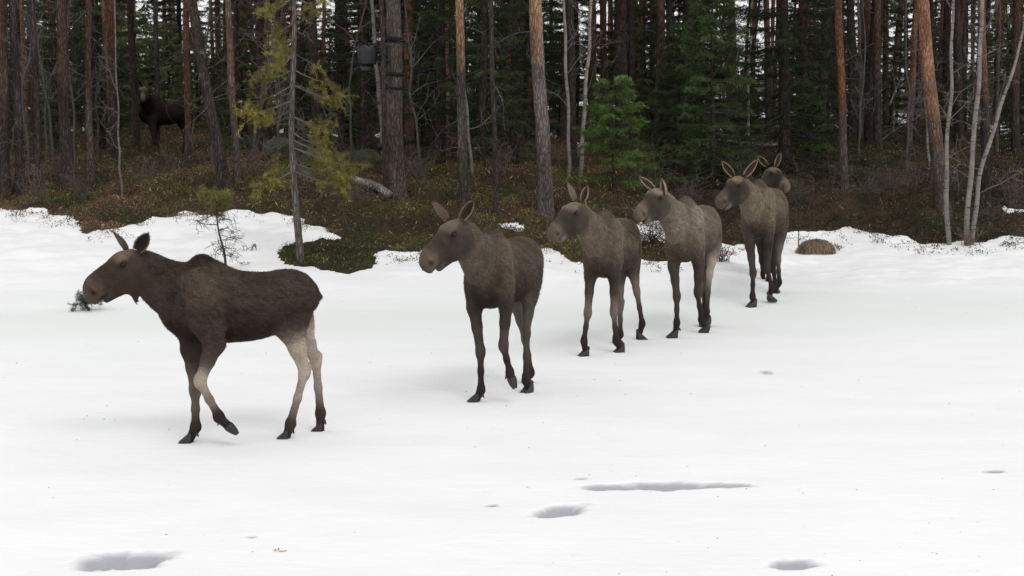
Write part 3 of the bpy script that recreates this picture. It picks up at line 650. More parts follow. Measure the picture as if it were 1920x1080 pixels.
def pal(side, top=None, **k):
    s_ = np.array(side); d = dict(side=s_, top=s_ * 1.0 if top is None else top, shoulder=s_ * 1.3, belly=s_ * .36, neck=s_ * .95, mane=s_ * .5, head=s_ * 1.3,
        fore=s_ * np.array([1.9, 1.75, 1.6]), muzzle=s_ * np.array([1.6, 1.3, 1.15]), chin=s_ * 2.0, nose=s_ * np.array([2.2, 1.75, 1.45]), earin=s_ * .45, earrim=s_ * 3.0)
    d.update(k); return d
DK = (.026, .019, .017); MD = (.058, .043, .036); PL = (.34, .28, .225); GR = (.14, .11, .09)
GRP = "moose walking in single file across the snow"
s1 = (.066, .050, .040)
MOOSE = [
 dict(label="dark brown moose leading the file, seen side-on with pale hind legs, one front hoof raised", mz=1.08, ew=.060, dk=.66, seed=1, sc=1.0, th=18, c=(440, 16.15), poll=(257, 482), nose=(165, 555), hy=15.80, bell=.065, group=GRP, h=.0125, fur=110000,
      ears=[((259, 466), (278, 437), (.35, -1, 0)), ((235, 466), (213, 433), (-1, -.2, .3))],
      col=pal(s1, shoulder=np.array(s1) * 1.75, top=np.array((.085, .060, .044)), belly=np.array((.028, .018, .016)), mane=np.array((.030, .023, .020)), head=np.array((.088, .06, .048)), muzzle=np.array((.135, .088, .064)), fore=np.array((.24, .165, .12))),
      legs=[(True, 'R', [(359, 655), (366, 732), (367, 802), (336, 837)], 15.85, 'g', (MD, GR, (.11, .085, .072), DK)),
            (True, 'L', [(402, 645), (375, 715), (410, 783), (446, 814)], 15.72, 'r', ((.045, .03, .026), PL, (.20, .165, .14), DK)),
            (False, 'L', [(545, 612), (571, 697), (545, 796), (518, 831)], 16.05, 'g', ((.05, .036, .03), PL, (.26, .21, .175), (.04, .028, .025))),
            (False, 'R', [(560, 612), (592, 676), (601, 776), (583, 816)], 16.40, 'g', (PL, PL, (.26, .21, .175), (.04, .028, .025)))]),
 dict(label="brown moose second in the file, head turned aside, lifting one front hoof", mz=1.02, ew=.052, dk=.76, seed=2, sc=1.03, th=68, c=(941, 18.55), poll=(864, 424), nose=(790, 500), hy=17.35, group=GRP, h=.0135, fur=90000, 
      ears=[((869, 407), (888, 377), (-.5, -1, .2)), ((836, 407), (813, 377), (-1, .5, 0))],
      col=pal((.088, .066, .051), neck=np.array((.105, .082, .064)), head=np.array((.080, .060, .050)), shoulder=np.array((.13, .10, .078)), muzzle=np.array((.155, .105, .078)), fore=np.array((.22, .175, .14)), mane=np.array((.042, .034, .030))),
      legs=[(True, 'R', [(889, 575), (901, 660), (902, 732), (876, 761)], 17.85, 'g', (MD, MD, DK, DK)),
            (True, 'L', [(949, 570), (944, 648), (956, 700), (966, 729)], 17.75, 'r', (MD, (.06, .045, .038), DK, DK)),
            (False, 'L', [(993, 552), (987, 623), (986, 713), (981, 743)], 18.35, 'g', ((.05, .038, .032), (.07, .055, .045), (.06, .045, .038), DK)),
            (False, 'R', [(968, 560), (985, 632), (995, 700), (999, 724)], 18.95, 'g', (GR, (.13, .105, .085), (.05, .04, .034), DK))]),
 dict(label="grey-brown moose third in the file, its muzzle speckled with snow", seed=3, sc=1.0, th=72, c=(1145, 21.5), poll=(1085, 391), nose=(1026, 441), hy=20.35, group=GRP, h=.0145, fur=70000,
      ears=[((1094, 374), (1102, 349), (-.8, -1, .1)), ((1077, 372), (1066, 342), (-1, .4, 0))],
      col=pal((.115, .090, .070), neck=np.array((.13, .103, .082)), head=np.array((.075, .057, .046)), shoulder=np.array((.15, .12, .095)), muzzle=np.array((.15, .112, .086)), chin=np.array((.34, .30, .27)), mane=np.array((.045, .038, .034)), fore=np.array((.25, .20, .16))),
      legs=[(True, 'R', [(1107, 517), (1102, 587), (1095, 640), (1086, 673)], 20.75, 'g', (MD, GR, (.045, .034, .03), DK)),
            (True, 'L', [(1152, 518), (1151, 585), (1155, 640), (1153, 665)], 21.05, 'g', (MD, (.17, .13, .10), (.05, .038, .032), DK)),
            (False, 'R', [(1160, 520), (1163, 572), (1163, 628), (1166, 648)], 21.75, 'g', (MD, GR, (.07, .055, .045), DK)),
            (False, 'L', [(1187, 503), (1194, 545), (1204, 608), (1210, 639)], 22.1, 'g', (MD, (.17, .13, .10), (.05, .038, .032), DK))]),
 dict(label="pale grey moose fourth in the file, muzzle over the rump of the one ahead", seed=4, sc=1.03, th=69, c=(1296, 23.0), poll=(1241, 366), nose=(1185, 403), hy=21.75, group=GRP, h=.015, fur=65000,
      ears=[((1246, 362), (1242, 335), (-1, -.6, 0)), ((1223, 353), (1199, 333), (-.6, -.5, 1))],
      col=pal((.155, .122, .096), neck=np.array((.17, .14, .113)), head=np.array((.085, .065, .052)), shoulder=np.array((.235, .20, .165)), muzzle=np.array((.17, .13, .10)), mane=np.array((.06, .052, .046)), belly=np.array((.07, .052, .044)), fore=np.array((.28, .23, .185))),
      legs=[(True, 'R', [(1263, 499), (1269, 556), (1269, 606), (1253, 636)], 22.2, 'g', (MD, MD, (.045, .034, .03), DK)),
            (True, 'L', [(1310, 495), (1308, 548), (1315, 600), (1313, 624)], 22.65, 'g', ((.05, .037, .031), (.05, .037, .031), DK, DK)),
            (False, 'R', [(1322, 492), (1319, 530), (1321, 580), (1319, 612)], 23.2, 'g', (GR, GR, (.07, .055, .045), DK)),
            (False, 'L', [(1338, 468), (1331, 512), (1325, 585), (1327, 616)], 23.1, 'g', ((.16, .125, .10), PL, (.09, .07, .058), DK))]),
 dict(label="greyish moose fifth in the file, pale patches on its muzzle, close before the last one", seed=5, sc=1.05, th=70, c=(1429, 26.0), poll=(1390, 341), nose=(1337, 381), hy=24.75, group=GRP, h=.016, fur=55000,
      ears=[((1399, 327), (1420, 300), (-.2, -1, -.2)), ((1373, 327), (1354, 303), (-.7, -.5, .8))],
      col=pal((.135, .103, .075), neck=np.array((.16, .13, .098)), head=np.array((.058, .043, .035)), shoulder=np.array((.20, .165, .125)), muzzle=np.array((.12, .09, .075)), chin=np.array((.36, .31, .27)), mane=np.array((.05, .042, .037)), fore=np.array((.26, .185, .12)), belly=np.array((.045, .035, .03))),
      legs=[(True, 'R', [(1406, 458), (1412, 512), (1411, 556), (1403, 578)], 25.05, 'g', ((.05, .038, .032), MD, DK, DK)),
            (True, 'L', [(1440, 455), (1438, 503), (1447, 540), (1454, 566)], 25.4, 'g', ((.045, .034, .03), (.045, .034, .03), DK, DK)),
            (False, 'R', [(1450, 450), (1450, 490), (1453, 535), (1452, 560)], 26.2, 'g', (DK, DK, DK, DK)),
            (False, 'L', [(1464, 438), (1459, 485), (1461, 530), (1464, 553)], 26.4, 'g', ((.06, .045, .038), GR, (.06, .045, .038), DK))]),
 dict(label="last moose in the file, only its head showing above the back of the one before", dk=.75, seed=6, sc=.92, th=84, c=(1426, 28.1), poll=(1443, 322), nose=(1472, 352), hy=27.0, group=GRP, h=.018, fur=45000, roll=-.1,
      ears=[((1455, 309), (1463, 287), (.3, -1, 0)), ((1437, 309), (1421, 292), (-.3, -1, 0))],
      col=pal((.12, .094, .072), muzzle=np.array((.21, .15, .11)), chin=np.array((.3, .24, .2)), head=np.array((.06, .046, .037)), fore=np.array((.22, .16, .12)), neck=np.array((.17, .14, .11))),
      legs=[(True, 'R', [(1424, 452), (1428, 488), (1430, 515), (1428, 538)], 27.5, 'g', (DK, DK, DK, DK)),
            (True, 'L', [(1441, 450), (1440, 490), (1441, 520), (1441, 540)], 27.3, 'g', (DK, DK, DK, DK)),
            (False, 'R', [(1430, 440), (1432, 480), (1434, 510), (1434, 527)], 28.4, 'g', (DK, DK, DK, DK)),
            (False, 'L', [(1446, 440), (1447, 480), (1448, 505), (1449, 524)], 28.6, 'g', (DK, DK, DK, DK))]),
 dict(label="black-brown moose standing among the pine trunks in the wood, looking at the camera", seed=7, sc=.98, th=12, c=(315, 47), poll=(271, 168), nose=(275, 187), hy=46.1, h=.024, fur=30000, fw=.006, gz='g',
      ears=[((279, 160), (288, 154), (0, -1, 0)), ((265, 160), (258, 150), (0, -1, 0))],
      col=pal((.026, .018, .014), head=np.array((.13, .092, .070)), fore=np.array((.26, .19, .14)), muzzle=np.array((.16, .13, .11)), earrim=np.array((.10, .08, .06)), shoulder=np.array((.026, .018, .015)), neck=np.array((.02, .014, .012))),
      legs=[(True, 'L', [(286, 240), (290, 268), (291, 288), (290, 300)], 46.7, 'g', (DK, DK, MD, DK)), (True, 'R', [(292, 240), (297, 268), (298, 288), (296, 300)], 47.0, 'g', (DK, DK, MD, DK)),
            (False, 'L', [(350, 232), (356, 258), (352, 285), (350, 300)], 47.2, 'g', (DK, MD, MD, DK)), (False, 'R', [(343, 232), (347, 258), (344, 285), (342, 300)], 47.5, 'g', (DK, MD, MD, DK))]),
]
for sp in MOOSE:
    if sp.get('gz') == 'g': sp['gz'] = gz(W(sp['c'][0], 300, sp['c'][1])[0], sp['c'][1])
    moose(sp)
# ------------------------------------------------------------------ heath: heather, bilberry, moss and dead grass
M_HEATH = mat_attr("heather_leaves", .9, .1, .3, 3, trans=.15)
def noise_dirs(n, rng, up=.8):
    d = rng.normal(size=(n, 3)); d[:, 2] = np.abs(d[:, 2]) + up; return d / np.linalg.norm(d, axis=1)[:, None]
def heath(n, seed):
    rng = np.random.default_rng(seed); Y = 1 / (1 / 26.5 - rng.random(n) * (1 / 26.5 - 1 / 80)); X = (rng.random(n) - .5) * 2 * (.30 * Y + 1.0)
    z, m = ground_z(X, Y); px_e, py_e = project(X, Y, z); stray = (py_e - np.interp(px_e, HBX, HBY) < 26 * rng.random(n)) & (fbm(X * 5, Y * 5, 130) > .62) & (Y > 27); k = (m > .12 + .5 * rng.random(n)) | stray; X, Y, z = X[k], Y[k], z[k]; n = len(X)
    hgt = sstep(.2, .85, fbm(X * 1.5, Y * 1.5, 44)); k = rng.random(n) < .55 + 1.2 * hgt ** 1.5; X, Y, z, hgt = X[k], Y[k], z[k], hgt[k]; n = len(X)
    a = fbm(X * .5, Y * .5, 95); b = fbm(X * 1.1, Y * 1.1, 99); t = rng.random(n)
    rus = np.array((.128, .078, .046)); olive = np.array((.085, .078, .026)); dg = np.array((.030, .040, .016)); straw = np.array((.20, .155, .085)); dark = np.array((.045, .029, .018))
    C = dark + (rus - dark) * sstep(.40, .60, a + .3 * (t - .5))[:, None]
    g = sstep(.48, .62, b + .25 * (rng.random(n) - .5))[:, None]; C = C * (1 - g) + (olive * .65 + dg * .35) * g
    x_, y_ = project(X, Y, z); rt = sstep(1150, 1350, x_)[:, None]; C = C * (1 - .5 * rt) + (C.mean(1, keepdims=True) * np.array((1.0, .95, .66))) * .5 * rt; C = C * (1 - .2 * rt)
    ed = (inpoly(x_, y_, TONG))[:, None]; C = np.where(ed & (rng.random((n, 1)) < .7), dg, C)
    st = (rng.random(n) < .02)[:, None]; C = np.where(st, straw, C) * np.exp(rng.normal(size=(n, 1)) * .25) * (1.55 - .4 * rt)
    M = MB(); D = noise_dirs(n, rng, .15) * ((.022 + .030 * rng.random(n)))[:, None] * (1 + 1.2 * st) * (Y / 33)[:, None] ** .5
    up = rng.random(n) ** .8 * (.03 + .17 * hgt ** 1.5)
    M.leaves(np.stack([X, Y, z - .01 + up], -1) + rng.normal(size=(n, 3)) * .015, D, (.011 + .010 * rng.random(n)) * (Y / 33) ** .8, C, rng)
    o = M.build("heather", M_HEATH, smooth=False); tag(o, "low brown and green heather, bilberry and moss covering the forest floor", None, None, "stuff")
heath(1150000, 11)

# ------------------------------------------------------------------ bark
def bark_mat():
    m, n, l, b = material("pine_bark", .92, .12)
    at = N(n, 'Attribute', attribute_name='col'); tc = N(n, 'TexCoord'); oi = N(n, 'ObjectInfo')
    mp = N(n, 'Mapping'); mp.inputs['Scale'].default_value = (1, 1, .22); l.new(tc.outputs['Object'], mp.inputs[0])
    of = N(n, 'Math', operation='MULTIPLY', i1=40.0); l.new(oi.outputs['Random'], of.inputs[0]); l.new(of.outputs[0], mp.inputs['Location'])
    vo = N(n, 'TexVoronoi', feature='DISTANCE_TO_EDGE', in_Scale=26); nz = N(n, 'TexNoise', in_Scale=18, in_Detail=6)
    ws = N(n, 'VectorMath', operation='MULTIPLY_ADD'); l.new(nz.outputs['Color'], ws.inputs[0]); ws.inputs[1].default_value = (.06, .06, .06); l.new(mp.outputs[0], ws.inputs[2]); l.new(mp.outputs[0], nz.inputs[0])
    l.new(ws.outputs[0], vo.inputs['Vector'])
    cr = N(n, 'MapRange', i1=0, i2=.28, i3=.38, i4=1.12); l.new(vo.outputs['Distance'], cr.inputs[0])
    n2 = N(n, 'TexNoise', in_Scale=5, in_Detail=5); l.new(mp.outputs[0], n2.inputs[0]); m2 = N(n, 'MapRange', i1=.3, i2=.7, i3=.62, i4=1.38); l.new(n2.outputs[0], m2.inputs[0])
    c = mixc(n, l, 'MULTIPLY', 1.0, at.outputs['Color'], cr.outputs[0]); c = mixc(n, l, 'MULTIPLY', 1.0, c, m2.outputs[0])
    n3 = N(n, 'TexNoise', in_Scale=3, in_Detail=7, in_Roughness=.7); l.new(tc.outputs['Object'], n3.inputs[0])
    c = mixc(n, l, 'MIX', ramp(n, l, n3.outputs[0], .60, .72), c, (.12, .125, .105))      # lichen
    l.new(c, b.inputs['Base Color']); ml = N(n, 'Math', operation='MINIMUM', i1=.35); l.new(vo.outputs['Distance'], ml.inputs[0]); bump(n, l, b, ml.outputs[0], .05, .8)
    return m
BARK = bark_mat()
def birch_mat():
    m, n, l, b = material("birch_bark", .7, .2); tc = N(n, 'TexCoord'); at = N(n, 'Attribute', attribute_name='col')
    mp = N(n, 'Mapping'); mp.inputs['Scale'].default_value = (6, 6, 26); l.new(tc.outputs['Object'], mp.inputs[0]); nz = N(n, 'TexNoise', in_Scale=1.2, in_Detail=5); l.new(mp.outputs[0], nz.inputs[0])
    c = mixc(n, l, 'MIX', ramp(n, l, nz.outputs[0], .56, .66), at.outputs['Color'], (.035, .03, .028))
    n2 = N(n, 'TexNoise', in_Scale=4, in_Detail=6); l.new(tc.outputs['Object'], n2.inputs[0]); m2 = N(n, 'MapRange', i1=.3, i2=.7, i3=.65, i4=1.2); l.new(n2.outputs[0], m2.inputs[0])
    l.new(mixc(n, l, 'MULTIPLY', 1.0, c, m2.outputs[0]), b.inputs['Base Color']); return m
M_BIRCH = birch_mat()
M_TWIG = mat_attr("bare_twigs", .9, .1, .3, 8)
M_NEEDLE = mat_attr("needles", .6, .25, .35, 1.5, trans=.25, objvar=.3)
G_BARK, O_BARK, R_BARK, D_BARK = (.115, .092, .080), (.40, .17, .075), (.125, .070, .050), (.066, .052, .046)

def trunk_path(base, top, rng, bend=.03, n=26):
    t = np.linspace(0, 1, n)[:, None]; P = base + (top - base) * t; L_ = np.linalg.norm(top - base)
    ph = rng.random(4) * 6.28
    P[:, 0] += (bend * L_ * .1 * (np.sin(t * 5 + ph[0]) - math.sin(ph[0])) + .012 * (np.sin(t * 31 + ph[1]) - math.sin(ph[1]))).ravel()
    P[:, 1] += (bend * L_ * .1 * (np.sin(t * 4 + ph[2]) - math.sin(ph[2]))).ravel(); return P
def twig(M, p, d, L_, r, rng, C, depth=2, droop=.15):
    n = 6; P = [np.array(p, float)]; d = unit(np.array(d, float))
    for i in range(n): d = unit(d + rng.normal(size=3) * .16 - np.array([0, 0, droop * .3])); P.append(P[-1] + d * L_ / n)
    P = np.array(P); M.tube(P, np.linspace(r, max(r * .25, .002), n + 1), 4, C, cap=False); out = [P]
    if depth > 0:
        for k in range(rng.integers(3, 6)):
            i = rng.integers(1, n); dd = unit(P[i + 1] - P[i] + rng.normal(size=3) * .7); out += twig(M, P[i], dd, L_ * (.25 + .3 * rng.random()), max(r * .5, .003), rng, C, depth - 1, droop)
    return out
def tufts(M, pts, n, L_, w, C, rng, dirs=None, spread=1.0, cv=.3):
    """needle tufts round points"""
    pts = np.repeat(np.asarray(pts), n, 0); N_ = len(pts); d = rng.normal(size=(N_, 3)) * spread; d[:, 2] += .25
    if dirs is not None: d += np.repeat(dirs, n, 0) * 1.2
    d /= np.linalg.norm(d, axis=1)[:, None] + 1e-9; sh = np.repeat(np.exp(rng.normal(size=(N_ // n, 1)) * cv), n, 0)
    M.blades(pts + rng.normal(size=(N_, 3)) * L_ * .25, d * L_ * (.6 + .6 * rng.random((N_, 1))), w, np.asarray(C) * sh * np.exp(rng.normal(size=(N_, 1)) * .2), rng)

def pine_trunk(rel_top, H_, r0, rng, zor, C0=G_BARK, C1=O_BARK, sides=14, bend=.03):
    """rel_top: where the axis stands H_ up; zor: height at which orange bark begins"""
    M = MB(); P = trunk_path(np.array([0, 0, -.25]), np.array(rel_top, float), rng, bend, 40); z = P[:, 2]
    R = r0 * (1 - .72 * (z + .25) / (H_ + .25)) * (1 + .45 * np.exp(-(z + .1) / .18)); R = np.maximum(R, .02)
    # finer rings within the part of the trunk one sees
    zz = np.concatenate([np.linspace(-.25, 7, 46), np.linspace(7.5, H_, 14)]); Pn = np.stack([np.interp(zz, z, P[:, i]) for i in range(3)], -1); Rn = np.interp(zz, z, R)
    t = sstep(zor - .5, zor + .7, zz + .5 * (rng.random(len(zz)) - .5))[:, None]; C = np.array(C0) * (1 - t) + np.array(C1) * t
    M.tube(Pn, Rn, sides, C, cap=True, wob=.10, rng=rng); return M, Pn, Rn
def stubs(M, Pn, Rn, rng, n, zmax=7, C=(.10, .085, .075), Lm=.9):
    for _ in range(n):
        z = .8 + rng.random() * zmax; i = min(np.searchsorted(Pn[:, 2], z), len(Pn) - 1); an = rng.random() * 6.28; d = np.array([math.cos(an), math.sin(an), .1 - .5 * rng.random()])
        twig(M, Pn[i], d, Lm * (.3 + rng.random()), .008 + .006 * rng.random(), rng, C, 1, .25)

def pine_crown(H_, rng, name, n=60, z0=None, green=(.040, .058, .018)):
    M = MB(); z0 = z0 or H_ * .55; pts, dr = [], []
    for _ in range(n):
        t = rng.random(); z = z0 + (H_ - z0) * t; an = rng.random() * 6.28; Lb = (1 - t * .75) * (1.0 + 1.4 * rng.random()); d = np.array([math.cos(an), math.sin(an), .15 + .5 * t])
        for P in twig(M, (0, 0, z), d, Lb, .03 * (1 - t * .6), rng, (.16, .08, .045), 2, -.1): pts += list(P[2:]); dr += list(np.gradient(P, axis=0)[2:] * 4)
    tufts(M, np.array(pts), 9, .11, .020, green, rng, np.array(dr)); return M.build(name, M_NEEDLE, link=False, smooth=False)

def spruce(H_, rng, Lmax, z0=.25, green=(.030, .048, .016), dens=1.0, dead=.25, step=.26, sparse=0, nl=.075, nw=.011, C0=D_BARK, r0=None, shape=.85):
    """returns trunk builder and crown builder"""
    r0 = r0 or .011 * H_ + .02; T = MB(); zz = np.linspace(-.2, H_, 26); P = np.stack([.03 * np.sin(zz + rng.random() * 6), .03 * np.cos(zz * 1.3), zz], -1)
    T.tube(P, np.maximum(r0 * (1 - zz / H_ * .93), .008), 9, C0, wob=.08, rng=rng); M = MB(); bp, bd, bc = [], [], []
    z = z0
    while z < H_ - .1:
        t = (z - z0) / (H_ - z0); nb = rng.integers(5, 8); a0 = rng.random() * 6.28
        for k in range(nb):
            if rng.random() < sparse: continue
            an = a0 + k * 6.28 / nb + rng.normal() * .2; Lb = Lmax * (1 - t) ** shape * (.65 + .5 * rng.random()) + .08; n = 7
            s_ = np.linspace(0, 1, n); el = .25 * (t - .35); x = Lb * s_
            pz = z + rng.normal() * .05 + x * el - .22 * Lb * s_ ** 1.2 * (1 - t) + .16 * Lb * s_ ** 3
            B_ = np.stack([x * math.cos(an), x * math.sin(an), pz], -1); B_[:, :2] += rng.normal(size=(n, 2)) * .02 * Lb
            M.tube(B_, np.linspace(.012 * min(1, Lb) + .003, .003, n), 4, (.075, .06, .05), cap=False)
            if z < z0 + dead * H_ * .3 and rng.random() < .5: continue
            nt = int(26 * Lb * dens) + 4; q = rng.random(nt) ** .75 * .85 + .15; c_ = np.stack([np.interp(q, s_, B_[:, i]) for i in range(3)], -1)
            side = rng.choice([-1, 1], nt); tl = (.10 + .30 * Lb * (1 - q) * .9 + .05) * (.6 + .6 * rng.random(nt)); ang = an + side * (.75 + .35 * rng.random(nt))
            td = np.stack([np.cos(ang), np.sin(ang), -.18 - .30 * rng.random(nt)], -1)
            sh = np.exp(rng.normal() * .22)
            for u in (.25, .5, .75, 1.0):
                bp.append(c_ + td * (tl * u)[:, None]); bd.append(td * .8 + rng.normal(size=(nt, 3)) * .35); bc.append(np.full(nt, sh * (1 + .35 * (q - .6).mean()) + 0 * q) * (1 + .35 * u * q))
        z += step * (1 - .35 * t) * (.8 + .4 * rng.random())
    bp = np.vstack(bp); bd = np.vstack(bd); bc = np.concatenate(bc); rep = 5; bp = np.repeat(bp, rep, 0); bc = np.repeat(bc, rep)
    bd = np.repeat(bd, rep, 0) + rng.normal(size=(len(bp), 3)) * .5; bd /= np.linalg.norm(bd, axis=1)[:, None]
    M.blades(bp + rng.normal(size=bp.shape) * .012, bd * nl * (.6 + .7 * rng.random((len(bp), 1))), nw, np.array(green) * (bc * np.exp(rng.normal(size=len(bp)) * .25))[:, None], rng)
    return T, M

# ------------------------------------------------------------------ the trunks one can tell apart
CR = [pine_crown(16, np.random.default_rng(50 + i), "crown", 34, 8.2) for i in range(3)]
NEARG = "pine trunks at the edge of the wood"
def base_at(px, py=None, Y=None):
    if Y is None: return hit(px, py)
    x = W(px, 300, Y)[0]; return np.array([x, Y, gz(x, Y)])
def pine(px, py, Y, tx, wpx, zor, label, seed, C0=G_BARK, C1=O_BARK, H_=16, nst=6, bend=.03):
    C1 = np.array(C1) * .70 + np.mean(C1) * .12; b = base_at(px, py, Y); rng = np.random.default_rng(seed); s_ = FPX / b[1]; top = W(tx, 0, b[1]) - b; top = top * (H_ / top[2])
    top[1] = rng.normal() * .3
    r = thing("pine_tree", label, "pine", b, NEARG)
    M, Pn, Rn = pine_trunk(top, H_, wpx / 2 / s_ / .93, rng, zor, C0, C1, bend=bend if seed != 100 else .004); stubs(M, Pn, Rn, rng, nst, C=(.13, .115, .10)); M.build("trunk", BARK, r)
    c = put("crown", CR[seed % 3], r, (top[0] * .5, 0, 0)); c.rotation_euler = (0, -math.atan2(top[0] * .5, 12), 0); return b, Pn, Rn
NR = [  # px base, py base (or None), Y, px at the top edge, width, orange from z, label, bark
 (745, 372, None, 739, 31, 3.9, "thick straight pine trunk carrying the black lamp housing, plated grey bark", G_BARK, (.30, .17, .11)),
 (1025, 415, None, 1009, 27, 3.0, "thick pale pine trunk between the second and third moose, orange flaking bark above", (.15, .125, .115), (.45, .24, .14)),
 (1770, 405, None, 1733, 25, 1.75, "leaning pine with bright orange upper trunk right of the clearing, beside the birches", G_BARK, (.44, .20, .10)),
 (871, 388, None, 864, 17, 2.55, "slim pine with a smooth tan-orange upper trunk, grey below, left of the thick pale pine", (.085, .07, .06), (.48, .25, .12)),
 (128, 335, None, 113, 21, 2.0, "reddish pine trunk near the left edge, wider than its neighbours", D_BARK, R_BARK),
 (425, 348, None, 358, 21, 9, "dark pine trunk leaning left above the back of the first moose", D_BARK, D_BARK),
 (446, 346, None, 424, 13, 1.5, "thin pinkish pine just right of the dark leaning trunk", G_BARK, (.24, .14, .10)),
 (216, 300, None, 199, 13, 1.1, "slim orange pine trunk left of the black moose in the wood", G_BARK, (.34, .15, .075)),
 (170, 335, None, 163, 12, 1.4, "narrow reddish trunk between two wider pines near the left edge", G_BARK, R_BARK),
 (352, None, 43, 343, 13, .9, "reddish pine trunk crossing in front of the black moose's rump", G_BARK, (.20, .085, .055)),
 (257, None, 49, 247, 14, 9, "dark pine trunk right behind the black moose's head", D_BARK, D_BARK),
 (10, 358, None, 2, 19, 2.0, "pine trunk cut by the left edge, rusty patch halfway up", D_BARK, R_BARK),
 (38, 356, None, 20, 16, 9, "dark trunk second from the left edge, base among thin stems", D_BARK, D_BARK),
 (1235, None, 40, 1240, 17, 1.9, "straight reddish-brown pine behind the ears of the fourth moose", D_BARK, R_BARK),
 (1296, None, 41, 1295, 14, 9, "dark straight trunk wrapped by the dark spruce branches", D_BARK, D_BARK),
 (1586, 365, None, 1576, 15, 1.6, "rust-red straight pine between the moose file and the right-hand birches", G_BARK, (.26, .10, .055)),
 (1644, None, 43, 1641, 15, 2.2, "greyish pine with red upper bark right of the rust-red pine", D_BARK, (.15, .075, .05)),
 (1850, 388, None, 1840, 16, 2.2, "pine with red upper trunk seen behind the right-hand birch fork", D_BARK, (.24, .10, .06)),
 (1905, None, 42, 1902, 15, 1.2, "reddish trunk next to the right edge", D_BARK, R_BARK),
 (1166, None, 44, 1160, 25, 3, "broad dark reddish trunk rising behind the bright young spruce", D_BARK, (.10, .055, .042)),
 (1186, None, 50, 1180, 14, 9, "dark trunk close beside the broad one behind the bright young spruce", D_BARK, D_BARK),
 (1136, None, 48, 1133, 14, 2.5, "trunk left of the broad dark one behind the young spruce", D_BARK, (.13, .065, .045)),
 (1076, None, 40, 1070, 14, 9, "dark trunk between the two thin white birches", D_BARK, D_BARK),
 (1112, None, 46, 1108, 16, 2.0, "short-looking rusty trunk right of the thin white birches", D_BARK, R_BARK),
 (768, None, 43, 762, 17, 1.6, "rust-orange trunk showing just behind the lamp-carrying pine", R_BARK, (.26, .10, .05)),
 (726, 374, None, 722, 9, 9, "thin dark trunk touching the left side of the lamp-carrying pine", D_BARK, D_BARK),
 (1258, None, 47, 1250, 13, 9, "dark thin trunk just right of the reddish-brown pine", D_BARK, D_BARK),
 (1377, None, 48, 1374, 14, 1.2, "reddish trunk above the fifth moose's ears", D_BARK, R_BARK),
 (598, None, 44, 590, 18, 9, "dark trunk right of the yellow-green young pine", D_BARK, D_BARK),
 (640, None, 46, 634, 13, 9, "darker slim trunk midway between the young pine and the lamp", D_BARK, D_BARK),
 (497, None, 47, 486, 22, 3, "broad dark trunk left of the yellow-green young pine", D_BARK, (.10, .06, .045)),
 (297, None, 52, 293, 10, 9, "thin grey trunk over the black moose's shoulder", G_BARK, G_BARK),
 (1470, None, 42, 1462, 17, 9, "dark trunk inside the big dark spruce behind the last moose", D_BARK, D_BARK),
 (1800, None, 47, 1795, 17, 9, "dark trunk between the orange leaning pine and the birch fork", D_BARK, D_BARK),
 (75, 352, None, 62, 12, 9, "thin dark trunk in the cluster left of the wide reddish pine", D_BARK, D_BARK),
 (930, 408, None, 924, 9, 9, "thin dark sapling trunk left of the thick pale pine", D_BARK, D_BARK),
]
lamp_tree = None
for i, (px, py, Y, tx, w, zor, lab, c0, c1) in enumerate(NR):
    r = pine(px, py, Y, tx, w, zor - .0, lab, 100 + i, c0, c1, nst=9 if w < 22 else 5)
    if i == 0: lamp_tree = r

# birches: thin pale stems following the line seen
def birch(pts, Y, w0, w1, label, seed, col=(.20, .178, .16), more=6):
    b = base_at(*Y) if isinstance(Y, tuple) else base_at(pts[0][0], None, Y); rng = np.random.default_rng(seed); Yb = b[1]
    P = [np.array([0, 0, -.1])] + [W(x, y, Yb + .12 * i) - b for i, (x, y) in enumerate(pts[1:], 1)]; P[0][:2] = 0
    P.append(P[-1] + unit(P[-1] - P[-2]) * 2.2 + np.array([0, 0, 1.2])); P = np.array(P); t = np.linspace(0, 1, len(P)); tt = np.linspace(0, 1, 34)
    Q_ = np.stack([np.interp(tt, t, P[:, i]) for i in range(3)], -1); K = np.array([.25, .5, .25])
    for _ in range(3): Q_[1:-1] = Q_[:-2] * .25 + Q_[1:-1] * .5 + Q_[2:] * .25
    Q_[:, 0] += .012 * np.sin(tt * 25 + seed); s_ = FPX / Yb; R = np.interp(tt, [0, .8, 1], [w0, w1, w1 * .5]) / 2 / s_
    r = thing("birch_tree", label, "birch", b, "thin pale birches"); M = MB(); M.tube(Q_, R, 9, np.array(col), wob=.12, rng=rng); T = M
    for k in range(more):
        i = rng.integers(8, 32); d = np.array([rng.normal(), rng.normal() * .6, .5 + rng.random()]); twig(T, Q_[i], d, .5 + .9 * rng.random(), .009, rng, (.16, .14, .13), 2, -.1)
    T.build("trunk", M_BIRCH, r); return r
B3 = (1778, 458)
birch([(1779, 460), (1775, 380), (1774, 280), (1784, 180), (1784, 90), (1787, 0)], (1779, 460), 10, 5, "single thin birch stem left of the birch fork on the right", 1)
birch([(1815, 460), (1815, 380), (1826, 260), (1835, 150), (1840, 60), (1841, -10)], (1812, 460), 11, 7, "straighter pale stem of the birch fork on the right", 2)
birch([(1822, 460), (1828, 400), (1838, 320), (1870, 220), (1893, 150), (1919, 66)], (1821, 460), 11, 5, "birch stem of the fork leaning out to the right", 3)
birch([(1064, 400), (1068, 300), (1065, 200), (1060, 100), (1058, 0)], 35.5, 8, 5, "left of the two thin white birches behind the third moose", 4, (.22, .20, .18))
birch([(1085, 365), (1092, 280), (1096, 190), (1104, 100), (1108, 20)], 36.5, 9, 6, "right one of the two thin white birches, curving to the right", 5, (.25, .23, .20))
